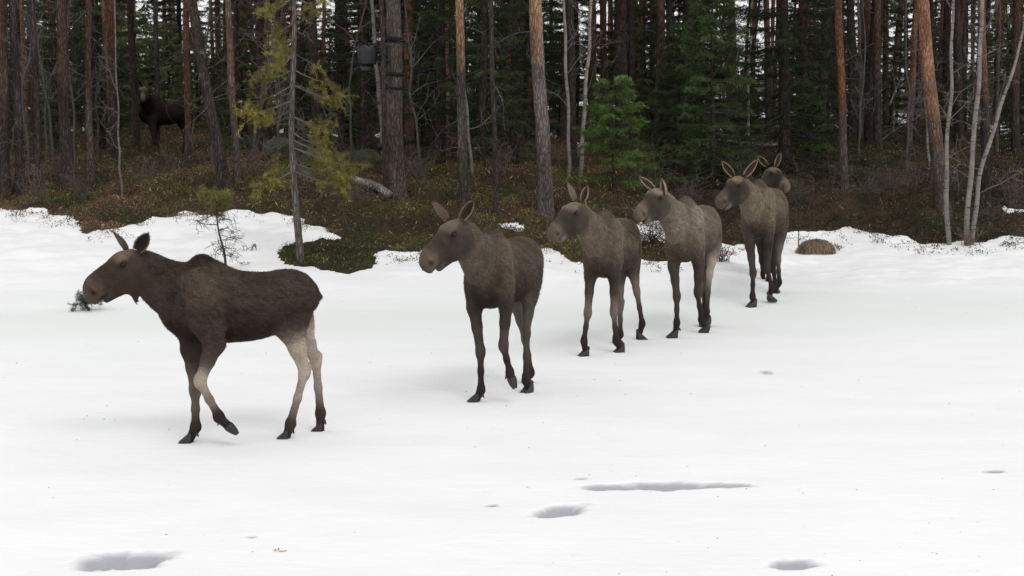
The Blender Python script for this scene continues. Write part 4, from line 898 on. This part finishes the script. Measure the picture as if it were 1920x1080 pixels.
birch([(1403, 300), (1404, 240), (1402, 170), (1408, 60), (1410, 0)], 44, 6, 4, "very thin grey birch above the head of the fifth moose", 6, (.20, .18, .15))
birch([(722, 340), (718, 260), (712, 190), (706, 130), (700, 60)], 40, 10, 7, "pale mottled birch stem seen beneath the black lamp housing", 7, (.2, .19, .17))
birch([(893, 392), (884, 320), (878, 240), (872, 170), (868, 120)], 34.6, 7, 4, "thin grey stem hugging the slim tan-orange pine", 8, (.13, .12, .11))
birch([(1621, 300), (1618, 220), (1616, 150), (1612, 90), (1610, 30)], 56, 9, 5, "pale trunk between the rust-red pine and the greyish pine", 9, (.28, .24, .2))
birch([(1742, 350), (1741, 300), (1738, 240), (1733, 160), (1730, 120)], 40, 6, 4, "thin grey stem left of the leaning orange pine", 10, (.2, .18, .16), 9)
birch([(228, 385), (226, 330), (223, 280), (222, 220), (218, 120)], 33.6, 5, 3, "whip-thin sapling on the brown heath over the first moose's ears", 11, (.13, .115, .10), 3)
0 and birch([(296, 330), (297, 260), (295, 200), (294, 140), (296, 60)], 41, 5, 4, "whip-thin grey stem in front of the black moose's chest", 12, (.2, .19, .18), 7)

rgs = np.random.default_rng(606)
for k in range(14):
    x = [20, 55, 88, 100, 140, 185, 400, 470, 520, 660, 790, 950, 1610, 1700][k]; Y = 36 + 9 * rgs.random(); a = rgs.normal() * 12; b_ = a + rgs.normal() * 14; c_ = b_ + rgs.normal() * 14
    o = birch([(x, 300), (x + a * .3, 240), (x + a, 180), (x + b_, 110), (x + c_, 20)], Y, 4.5 + 2 * rgs.random(), 3, "whip-thin bare grey stem among the thicker trunks of the wood's edge", 60 + k, (.085, .078, .070), 9)
    o["group"] = "whip-thin bare stems among the trunks"; o.name = "bare_sapling"; o["category"] = "sapling"

# spruces and young conifers at the edge
def conifer(name, px, py, Y, H_, Lmax, label, seed, cat="spruce", **k):
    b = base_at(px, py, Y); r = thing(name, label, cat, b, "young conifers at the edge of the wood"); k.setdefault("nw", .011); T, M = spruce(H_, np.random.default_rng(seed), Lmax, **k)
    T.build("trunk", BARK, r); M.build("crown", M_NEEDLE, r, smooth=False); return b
conifer("spruce_tree", 1152, None, 35.3, 2.3, .98, "small bright green spruce behind the third and fourth moose", 1, green=(.075, .125, .028), dens=1.1, step=.17, z0=.1, dead=0, nl=.06, sparse=.25, shape=.75)
conifer("spruce_tree", 1335, None, 37.5, 4.6, 1.05, "tall dark green spruce behind the fourth and fifth moose", 2, green=(.042, .066, .022), step=.24, z0=.2, sparse=.12, shape=.6)
conifer("spruce_tree", 1468, None, 38.5, 10, 1.75, "big dark spruce with drooping dead lower branches behind the last moose", 3, green=(.030, .042, .018), step=.26, z0=.5, sparse=.1, dead=.5)
conifer("spruce_tree", 826, None, 37.5, 9, 1.25, "dark green spruce between the lamp pine and the slim tan pine", 4, green=(.042, .058, .022), step=.30, z0=.5, sparse=.2)
conifer("spruce_tree", 905, None, 36.5, 7.0, 1.0, "loose dark spruce right of the slim tan-orange pine", 5, green=(.048, .062, .024), step=.3, z0=.5, sparse=.25)
conifer("spruce_tree", 965, None, 41, 8.5, 1.3, "dark spruce left of the thick pale pine", 6, green=(.034, .045, .020), z0=.6, sparse=.2)
conifer("spruce_tree", 690, None, 45, 9, 1.4, "dark spruce behind the black lamp housing", 8, green=(.030, .040, .018), z0=1.2, sparse=.3)
conifer("spruce_tree", 1270, None, 39.5, 3.2, .85, "mid-sized green spruce right of the bright one", 9, green=(.042, .066, .022), step=.2, z0=.2)
conifer("spruce_tree", 70, None, 44, 8, 1.3, "dim spruce behind the trunks near the left edge", 10, green=(.034, .045, .020), z0=.8, sparse=.3)
conifer("pine_sapling", 1515, None, 40.5, 1.6, .5, "small green spruce sapling right of the last moose's head", 12, "sapling", green=(.04, .07, .02), step=.16, z0=.2)

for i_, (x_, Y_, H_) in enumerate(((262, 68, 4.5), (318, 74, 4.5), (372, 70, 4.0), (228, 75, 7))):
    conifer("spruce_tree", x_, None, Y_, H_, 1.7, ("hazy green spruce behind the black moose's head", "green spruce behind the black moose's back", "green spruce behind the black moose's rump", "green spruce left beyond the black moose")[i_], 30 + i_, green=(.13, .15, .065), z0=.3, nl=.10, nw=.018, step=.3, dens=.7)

# the lichen-hung young pine with yellow-green needles on the left
def hero_pine():
    b = base_at(563, None, 28.6); rng = np.random.default_rng(77); s_ = FPX / b[1]; r = thing("young_pine", "slender young pine with yellow-green needle clumps and bare lichened twigs, rising from the snowbank", "pine", b)
    pts = [(563, 500), (558, 420), (550, 330), (546, 240), (549, 150), (552, 60), (552, -40)]; P = np.array([W(x, y, b[1]) - b for x, y in pts]); P[0] = (0, 0, -.2)
    P = np.vstack([P, P[-1] + (0.02, 0, 1.6)]); t = np.linspace(0, 1, len(P)); tt = np.linspace(0, 1, 44); P = np.stack([np.interp(tt, t, P[:, i]) for i in range(3)], -1)
    T = MB(); T.tube(P, np.interp(tt, [0, .3, .7, 1], [.066, .052, .040, .015]), 11, (.145, .13, .118), wob=.12, rng=rng); T.build("trunk", BARK, r)
    Br, F = MB(), MB()
    for k in range(34):                       # bare grey twigs
        i = rng.integers(11, 42); an = rng.random() * 6.28; twig(Br, P[i], (math.cos(an), math.sin(an) * .8, -.15 - .3 * rng.random()), .25 + .6 * rng.random(), .006, rng, (.105, .095, .085), 2, .2)
    ends = [(658, 312, -.5), (640, 348, -.3), (618, 288, -.2), (600, 272, -.4), (632, 325, .2), (598, 335, .3), (645, 300, .1), (500, 342, -.2), (522, 325, .3), (475, 212, -.2), (520, 128, -.4), (497, 150, .2), (612, 155, -.3), (622, 185, .2),
            (530, 90, -.2), (512, 20, -.3), (592, 10, -.2), (535, -10, .3), (500, 228, .3), (522, 60, .3), (606, 236, .1), (484, 190, .1)]
    for ex, ey, dz in ends:
        e = W(ex, ey, b[1] + dz) - b; i = int(np.argmin(np.abs(P[:, 2] - (e[2] + .22)))); p0 = P[i]; mid = (p0 + e) / 2 + np.array([0, 0, -.06]); q = np.linspace(0, 1, 8)[:, None]
        L_ = (1 - q) ** 2 * p0 + 2 * q * (1 - q) * mid + q * q * e; Br.tube(L_, np.linspace(.012, .004, 8), 5, (.15, .12, .10), cap=False); pp, dd = [], []
        for Q_ in [L_[4:]] + sum([twig(Br, L_[j], unit(L_[7] - L_[5]) + rng.normal(size=3) * .6, .20 + .22 * rng.random(), .005, rng, (.15, .12, .1), 1, .2) for j in (4, 5, 6, 7, 7)], []):
            pp += list(Q_[1:]); dd += list(np.gradient(Q_, axis=0)[1:] * 5)
        yel = .45 + .55 * rng.random(); tufts(F, np.array(pp), 12, .052, .0060, np.array((.215, .180, .034)) * yel + np.array((.075, .088, .028)) * (1 - yel), rng, np.array(dd), .8, .35)
    Br.build("branch", M_TWIG, r); F.build("needles", M_NEEDLE, r, smooth=False)
hero_pine()
def seedling(px, py, toppx, toppy, Y, label, seed, heads, bare, gc=(.13, .13, .032)):
    b = base_at(px, py, Y); rng = np.random.default_rng(seed); tp = W(toppx, toppy, b[1]) - b; r = thing("pine_sapling", label, "sapling", b); T, F = MB(), MB()
    q = np.linspace(-.05, 1, 16)[:, None]; P = tp * q; P[:, 0] += .015 * np.sin(q.ravel() * 9); T.tube(P, np.linspace(.022, .006, 16), 8, (.05, .042, .036), wob=.1, rng=rng)
    for k in range(bare): i = rng.integers(3, 13); an = rng.random() * 6.28; twig(T, P[i], (math.cos(an), math.sin(an), .15 * rng.normal()), .15 + .38 * rng.random(), .005, rng, (.07, .06, .055), 2, .1)
    pp, dd = [], []
    for k in range(heads):
        i = rng.integers(11, 16); an = rng.random() * 6.28
        for Q_ in twig(T, P[i], (math.cos(an), math.sin(an), .2), .12 + .26 * rng.random(), .005, rng, (.09, .07, .05), 1, -.1): pp += list(Q_[2:]); dd += list(np.gradient(Q_, axis=0)[2:] * 5)
    T.build("trunk", M_TWIG, r); tufts(F, np.array(pp), 12, .05, .006, gc, rng, np.array(dd), .8); F.build("needles", M_NEEDLE, r, smooth=False)
seedling(423, 500, 400, 365, None, "small pine sapling on the snowbank, bare below with a yellow-green top", 5, 20, 26)
0 and seedling(190, 400, 178, 352, None, "pale green pine seedling among the heather on the left", 6, 12, 6, (.09, .115, .035))
seedling(166, 583, 158, 566, None, "sprig of dark pine lying on the snow under the first moose's nose", 7, 9, 3, (.06, .075, .04))

# ------------------------------------------------------------------ leafless shrubs
def shrub(px, py, h_, label, seed, n=14, col=(.12, .09, .075), Y=None, grp=None):
    b = base_at(px, py, Y); rng = np.random.default_rng(seed); M = MB()
    for k in range(n):
        an = rng.random() * 6.28; sp_ = .25 + .6 * rng.random(); twig(M, rng.normal(size=3) * (.04, .04, 0), (math.cos(an) * sp_, math.sin(an) * sp_, 1), h_ * (.5 + .6 * rng.random()), .006, rng, col, 2, -.05)
    M.V = [v for v in M.V]; o = M.build("bare_shrub", M_TWIG); o.location = b; tag(o, label, "shrub", grp); return o
shrub(1352, 490, .42, "small leafless reddish shrub on the snow right of the fourth moose's hind legs", 1, 16, (.10, .05, .045))
shrub(1222, 462, .5, "tangle of bare dark twigs over snow between the third and fourth moose", 2, 26, (.06, .05, .045))
shrub(1812, 462, .5, "bare reddish twigs at the foot of the birch fork", 3, 10, (.15, .10, .08))
shrub(790, 480, .22, "low bare twigs at the edge of the snow left of the second moose", 4, 8)
shrub(1575, 470, .18, "few dry stems poking through snow right of the brown tussock", 5, 4)
shrub(470, 470, .16, "thin dry twigs on the bank above the first moose's back", 6, 5)
sg = [shrub(x, None, h_, "thin leafless shrub standing among the trunks and heather of the wood's edge", 20 + i, 9, (.11, .095, .085), Y, "leafless shrubs in the heather") for i, (x, Y, h_) in enumerate(
    [(60, 33.4, .9), (150, 34.2, .8), (270, 34.5, .9), (330, 36, .9), (480, 35.5, 1.0), (620, 33.5, .7), (670, 32, .5), (790, 35, .9), (940, 34.5, .8), (1290, 35, .9), (1500, 36, .9), (1560, 36.8, .9), (1620, 36, .7), (1670, 37, 1.1), (1720, 36.5, 1.2), (1860, 34.5, .7), (1900, 35.6, 1.0), (555, 39, 1.2), (100, 37, 1.2), (400, 39, 1.3), (655, 40, 1.3), (1010, 38, 1.2), (1225, 37, 1.1), (1400, 37, 1.2)])]
# the thin stake by the tussock
def stake():
    b = base_at(1497, 472); r = MB(); t = W(1497, 402, b[1]) - b; r.tube([(0, 0, -.1), t * .5 + np.array([.006, 0, 0]), t], [.011, .009, .006], 7, (.03, .025, .022)); rg = np.random.default_rng(3)
    twig(r, t * .3, (1, 0, .8), .3, .004, rg, (.05, .04, .035), 1); twig(r, t * .7, (-.4, 0, 1), .3, .004, rg, (.05, .04, .035), 1)
    o = r.build("dead_sapling", M_TWIG); o.location = b; tag(o, "thin dark dead sapling upright in the snow left of the brown tussock", "sapling")
stake()
def tussock():
    b = base_at(1530, 473); rng = np.random.default_rng(9); s_ = FPX / b[1]; hx, hz_ = 33 / s_, 21 / s_; M = MB(); nu, nv = 48, 16
    th_ = np.arange(nu) / nu * 2 * np.pi; ph = np.linspace(0, 1.75, nv); P = []
    for v in ph:
        for u in th_: k = 1 + .05 * math.sin(u * 5 + v * 3); e = .72; f_ = lambda q_: np.sign(q_) * abs(q_) ** e; P.append([hx * k * math.sin(v) ** .8 * f_(math.cos(u)) if v > 0 else 0, hx * .55 * k * (math.sin(v) ** .8 if v > 0 else 0) * f_(math.sin(u)), hz_ * math.cos(v) + .0])
    P = np.array(P); i = np.arange(nv - 1)[:, None] * nu; j = np.arange(nu)[None]; j2 = (j + 1) % nu
    Q_ = np.stack([i + j, i + nu + j, i + nu + j2, i + j2], -1).reshape(-1, 4)
    M.add(P, Q_, None, (.14, .095, .062)); k = rng.integers(0, len(P), 9000); p = P[k] * (1 + rng.random((9000, 1)) * .02) + rng.normal(size=(9000, 3)) * .012
    d = np.stack([p[:, 0] * .3, p[:, 1] * .4 - .01, -.22 + 0 * p[:, 0]], -1); d /= np.linalg.norm(d, axis=1)[:, None]; band = .6 + .8 * fbm(p[:, 0] * 45, p[:, 1] * 4, 7)
    M.blades(p + (0, 0, .012), d * (.05 + .08 * rng.random((9000, 1))) + rng.normal(size=(9000, 3)) * .008, .006, np.array((.27, .20, .145)) * (band * np.exp(rng.normal(size=9000) * .3))[:, None], rng)
    o = M.build("grass_tussock", M_HEATH); o.location = b; tag(o, "rounded brown clump of dry grass sitting on the snow right of the moose file", "grass tussock")
tussock()

# ------------------------------------------------------------------ boulders, logs
def rock_mat():
    m, n, l, b = material("mossy_rock", .95, .15); tc = N(n, 'TexCoord'); nz = N(n, 'TexNoise', in_Scale=3, in_Detail=8); l.new(tc.outputs['Object'], nz.inputs[0])
    c = mixc(n, l, 'MIX', ramp(n, l, nz.outputs[0], .35, .65), (.045, .045, .040), (.11, .11, .10)); n2 = N(n, 'TexNoise', in_Scale=1.6, in_Detail=6); l.new(tc.outputs['Object'], n2.inputs[0])
    l.new(mixc(n, l, 'MIX', ramp(n, l, n2.outputs[0], .44, .56), c, (.035, .042, .014)), b.inputs['Base Color']); bump(n, l, b, nz.outputs[0], .08); return m
M_ROCK = rock_mat()
def boulder(px, Y, rx, rz, label, seed):
    b = base_at(px, None, Y); rng = np.random.default_rng(seed); M = MB(); nu, nv = 40, 24; u = np.arange(nu) / nu * 2 * np.pi; v = np.linspace(0, np.pi, nv)
    P = np.stack([np.sin(v)[:, None] * np.cos(u), np.sin(v)[:, None] * np.sin(u), np.cos(v)[:, None] * np.ones(nu)], -1).reshape(-1, 3)
    for k in range(9): d = unit(rng.normal(size=3)); h_ = .62 + .25 * rng.random(); e = P @ d; P -= d * (np.maximum(e - h_, 0) * .85)[:, None]
    P *= (1 + .09 * (fbm(P[:, 0] * 4 + P[:, 2] * 3, P[:, 1] * 4, seed) - .5))[:, None]; P *= (rx, rx * .8, rz); i = np.arange(nv - 1)[:, None] * nu; j = np.arange(nu)[None]; j2 = (j + 1) % nu
    M.add(P, np.stack([i + j, i + nu + j, i + nu + j2, i + j2], -1).reshape(-1, 4), None); o = M.build("boulder", M_ROCK); o.location = b + np.array([0, 0, rz * .35]); tag(o, label, "boulder")
boulder(607, 42, .65, .5, "large grey mossy boulder between the yellow-green pine and the lamp", 1)
boulder(680, 43.5, .62, .50, "mossy boulder low behind the leaning log", 2)
boulder(533, 44, .55, .45, "grey boulder behind the young pine's trunk", 3)
boulder(575, 39.8, .40, .25, "low flat mossy rock in front of the big boulder", 4)
boulder(1395, 40, .6, .35, "low dark rock under the spruces behind the last moose", 5)
def log(a, b_, ra, rb, label, seed, col=(.15, .13, .115), nt=5):
    a = np.array(a); b_ = np.array(b_); rng = np.random.default_rng(seed); q = np.linspace(0, 1, 18)[:, None]; P = (b_ - a) * q; P[:, 2] += .04 * np.sin(q.ravel() * 5); M = MB(); M.tube(P, np.linspace(ra, rb, 18), 10, col, wob=.14, rng=rng)
    for k in range(nt): i = rng.integers(3, 17); twig(M, P[i], rng.normal(size=3) + (0, 0, .5), .3 + .5 * rng.random(), .010, rng, col, 1)
    o = M.build("fallen_log", BARK); o.location = a; tag(o, label, "log")
LYb = lamp_tree[0][1] - .42; la, lb_ = W(733, 369, LYb), W(655, 327, LYb + .15); la[2] = max(la[2], gz(la[0], la[1]) + .05); lb_[2] = max(lb_[2], gz(lb_[0], lb_[1]) + .10)
log(la, lb_, .085, .065, "short grey log leaning down to the foot of the lamp-carrying pine", 1, (.24, .22, .20))
log(W(1265, 266, 46), W(1475, 270, 45), .06, .04, "long thin grey log lying level behind the dark spruces", 2, (.26, .25, .24), 12)
log(W(458, 347, 36.6), W(515, 345, 36.2), .05, .05, "short log lying in heather right of the dark leaning trunk", 3)
log(W(1640, 275, 45), W(1742, 205, 43), .035, .015, "thin pale bare branch slanting up to the orange leaning pine", 4, (.28, .26, .25), 8)
log(W(1668, 198, 47), W(1706, 110, 47), .025, .012, "pale curved dead bough hanging in the trees at the right", 5, (.28, .26, .25), 5)
log(W(690, 318, 38), W(733, 330, 38.6), .04, .03, "small dark log by the lamp-carrying pine's foot", 6, (.08, .07, .06), 3)

# ------------------------------------------------------------------ the lamp strapped to the pine
M_BLACK = simple("black_plastic", (.012, .012, .015), .45, .4, 40, .001); M_STRAP = simple("black_strap", (.010, .010, .011), .8, .2)
M_BLUE = simple("blue_tape", (.03, .07, .16), .6, .3)
def lamp():
    b, Pn, Rn = lamp_tree; Y = b[1]; s_ = FPX / Y; Pt = lambda px, py, dy: W(px, py, Y + dy) - org
    def ax_(py): z = W(745, py, Y)[2] - b[2]; return b + np.array([np.interp(z, Pn[:, 2], Pn[:, 0]), np.interp(z, Pn[:, 2], Pn[:, 1]), z]), np.interp(z, Pn[:, 2], Rn)
    c, r0 = ax_(110); org = np.array([W(729, 110, Y)[0], c[1] - .03, c[2]]); r = thing("floodlight", "black bucket-shaped lamp housing on an arm and pole strapped to the thick pine trunk", "floodlight", org)
    D_ = -.17
    M = MB(); M.box((Pt(730, 66, D_) + Pt(730, 172, D_)) / 2, (.022, .022, 53 / s_)); M.build("pole", M_BLACK, r, False)
    for (y, h_) in ((74, 4.5), (139, 3.2), (165, 2.2)):
        cc, rr = ax_(y); M = MB(); th_ = np.linspace(0, 2 * np.pi, 33)[:-1]; rr = rr * 1.06 + .004; hh = h_ / s_
        V = np.concatenate([np.stack([cc[0] + rr * k_ * np.cos(th_), cc[1] + rr * k_ * np.sin(th_), cc[2] + zz_ + .008 * np.sin(th_ * 2)], -1) for k_, zz_ in ((1, -hh), (1, hh), (1.07, hh), (1.07, -hh))]) - org
        i = np.arange(4)[:, None] * 32; j = np.arange(32)[None]; i2 = (i + 32) % 128; M.add(V, np.stack([i + j, i + (j + 1) % 32, i2 + (j + 1) % 32, i2 + j], -1).reshape(-1, 4)); M.build("strap", M_STRAP, r)
    M = MB(); M.tube([Pt(729, 118, D_), Pt(708, 96, D_)], [.032, .026], 8); M.tube([Pt(727, 90, D_), Pt(706, 91, D_)], [.018, .018], 8); M.tube([Pt(727, 161, D_), Pt(718, 152, D_)], .012, 6); M.build("arm", M_BLACK, r)
    rng = np.random.default_rng(2); top, mid, bot = Pt(688, 88, D_), Pt(689, 120, D_), Pt(687, 134, D_)
    M = MB(); th_ = np.arange(24) / 24 * 2 * np.pi; ring = []
    for y, w in ((86, 17.5), (88, 19), (98, 18.6), (108, 18), (118, 17), (121, 16), (121.5, 11)):
        cc = Pt(689, y, D_); rr = w / s_; ring.append(np.stack([cc[0] + rr * np.cos(th_), cc[1] + rr * np.sin(th_), cc[2] + (.022 * np.sin(th_ * 6) if y < 90 else 0 * th_)], -1))
    V = np.concatenate(ring); i = np.arange(6)[:, None] * 24; j = np.arange(24)[None]; M.add(V, np.stack([i + j, i + 24 + j, i + 24 + (j + 1) % 24, i + (j + 1) % 24], -1).reshape(-1, 4)); M.add(np.vstack([ring[0], ring[0].mean(0)[None] - (0, 0, .03)]), None, np.stack([np.full(24, 24), np.arange(24), (np.arange(24) + 1) % 24], -1)); hs_ = M.build("housing", M_BLACK, r)
    for k in range(5): an = k * 1.25; M = MB(); p0 = top + np.array([math.cos(an), math.sin(an), 0]) * .15; M.box(p0 + (0, 0, .02), (.035, .006, .05), ax=[[math.cos(an + .4), math.sin(an + .4), .2], [-math.sin(an + .4), math.cos(an + .4), 0], [-.2, 0, 1]]); M.build("flap", M_BLACK, hs_, False)
    M = MB(); M.tube([Pt(687, 121.5, D_), Pt(687, 132, D_), Pt(687, 133.5, D_), Pt(687, 135, D_)], [.115, .105, .10, .06], 20); M.build("lens_ring", M_BLACK, hs_)
    M = MB(); M.tube([Pt(719, 151, D_ - .01), Pt(726, 157, D_ - .01)], .016, 8); M.build("cable_tie", M_BLUE, r)
lamp()
M = MB(); bx_ = W(713, 275, 39.6); M.tube([(0, 0, -.08), (0, 0, .0), (0, 0, .07)], [.06, .075, .05], 10, (.008, .008, .008)); o = M.build("bird_box", M_BLACK); o.location = bx_; tag(o, "small black round box fixed to the pale birch left of the lamp pine", "box")

# ------------------------------------------------------------------ the wood behind: copies of a few kinds
def proto_pine(i):
    rng = np.random.default_rng(300 + i); H_ = 13 + 2 * rng.random(); r0 = (.085, .11, .13, .075, .10, .06, .12)[i % 7]; c0, c1, z = [(D_BARK, R_BARK, 1.5), (G_BARK, (.22, .11, .07), 2.0), (D_BARK, D_BARK, 9), (G_BARK, (.26, .13, .08), 1.2), (D_BARK, (.09, .055, .042), 2), ((.10, .09, .08), (.13, .11, .095), 3), (D_BARK, (.18, .085, .055), 3)][i % 7]
    T, Pn, Rn = pine_trunk((rng.normal() * .35, rng.normal() * .3, H_), H_, r0, rng, z, c0, c1, 9, .06); stubs(T, Pn, Rn, rng, 26, 7.5, (.13, .115, .10), 1.1)
    cr = pine_crown(H_, rng, "crown", 30, H_ * (.40 + .15 * rng.random()))
    return T.build("trunk", BARK, link=False), cr
def proto_spruce(i):
    H_, Lm, g, sp_, z0 = [(10, 1.7, (.036, .050, .022), .15, .6), (7, 1.3, (.048, .064, .026), .12, .4), (4.5, 1.0, (.055, .075, .028), .1, .2), (12, 1.9, (.030, .042, .019), .2, 1.5), (5.5, .8, (.060, .070, .028), .3, .8)][i % 5]
    T, M = spruce(H_, np.random.default_rng(400 + i), Lm, z0=z0, green=g, sparse=sp_, nl=.10, nw=.018, step=.3, dens=.7); return T.build("trunk", BARK, link=False), M.build("crown", M_NEEDLE, link=False, smooth=False)
PP = [proto_pine(i) for i in range(7)]; PS = [proto_spruce(i) for i in range(5)]
rng = np.random.default_rng(2024)
taken = [(W(n_[0], 300, n_[2] or 36)[0], n_[2] or 36) for n_ in NR]
SN = [("left", -1e9, 640), ("middle", 640, 1300), ("right", 1300, 1e9)]
def where(x, y):
    p = project(x, y, 1.5)[0]
    return "behind the black moose and the yellow-green pine" if p < 640 else ("behind the lamp pine and the third moose" if p < 1250 else "behind the last moose and the birch fork")
def fill(n, protos, name, cat, noun, y0, y1, gap, hs, seed, power=1.0, clear=True):
    rng = np.random.default_rng(seed); k = tries = 0
    while k < n and tries < 20000:
        tries += 1; y = y0 + (y1 - y0) * rng.random() ** power; x = (rng.random() - .5) * 2 * (.293 * y + 1.5)
        if any((x - a) ** 2 + (y - b) ** 2 < gap ** 2 for a, b in taken): continue
        px = project(x, y, 1.5)[0]
        if 225 < px < 395 and y < 76: continue          # the gap where the black moose stands
        taken.append((x, y)); k += 1; i = rng.integers(0, len(protos)); P_ = protos[i]
        w = where(x, y); r = thing(name, f"{noun} deep in the wood {w}", cat, (x, y, gz(x, y)), f"{noun}s deep in the wood {w}", rng.random() * 6.28, hs[0] + (hs[1] - hs[0]) * rng.random())
        r.rotation_euler = (rng.normal() * .02, rng.normal() * .03, r.rotation_euler[2])
        for me_, nm in zip(P_, ("trunk", "crown")): put(nm, me_, r)
fill(95, PP, "pine_tree", "pine", "slender pine trunk", 41, 75, .9, (.8, 1.15), 1)
fill(135, PP, "pine_tree", "pine", "slender pine trunk", 60, 135, 1.2, (.8, 1.2), 2)
fill(60, PS, "spruce_tree", "spruce", "dark shaggy spruce", 46, 80, 1.5, (.7, 1.1), 3)
fill(75, PS, "spruce_tree", "spruce", "dark shaggy spruce", 75, 150, 1.5, (.6, 1.0), 4, .8)
fill(60, [PS[2], PS[4]], "spruce_tree", "spruce", "half-grown spruce", 47, 80, 1.0, (.35, .6), 5)

# small things lying on the snow
M = MB(); rg = np.random.default_rng(5); M.leaves(np.zeros((3, 3)) + rg.normal(size=(3, 3)) * .008, rg.normal(size=(3, 3)) * (.03, .02, .006) + (.02, 0, .006), .022, (.55, .27, .10), rg)
o = M.build("fallen_leaf", M_HEATH); o.location = hit(522, 1037) + np.array([0, 0, .006]); tag(o, "tiny orange-brown leaf on the snow near the bottom edge", "leaf")
M = MB(); n_ = 500; Y = 11.5 + 22 * rg.random(n_) ** 1.3; X = (rg.random(n_) - .5) * .57 * Y; z, m_ = ground_z(X, Y); k = (fbm(X * .6, Y * .6, 120) > .47) & (m_ < .2); X, Y, z = X[k], Y[k], z[k]
D = rg.normal(size=(len(X), 3)) * (1, 1, .15); D /= np.linalg.norm(D, axis=1)[:, None]; M.leaves(np.stack([X, Y, z + .004], -1), D * (.008 + .022 * rg.random((len(X), 1))), .006, (.06, .05, .04), rg)
tag(M.build("forest_litter", M_HEATH, smooth=False), "scattered bark crumbs and needles on the snow", None, None, "stuff")
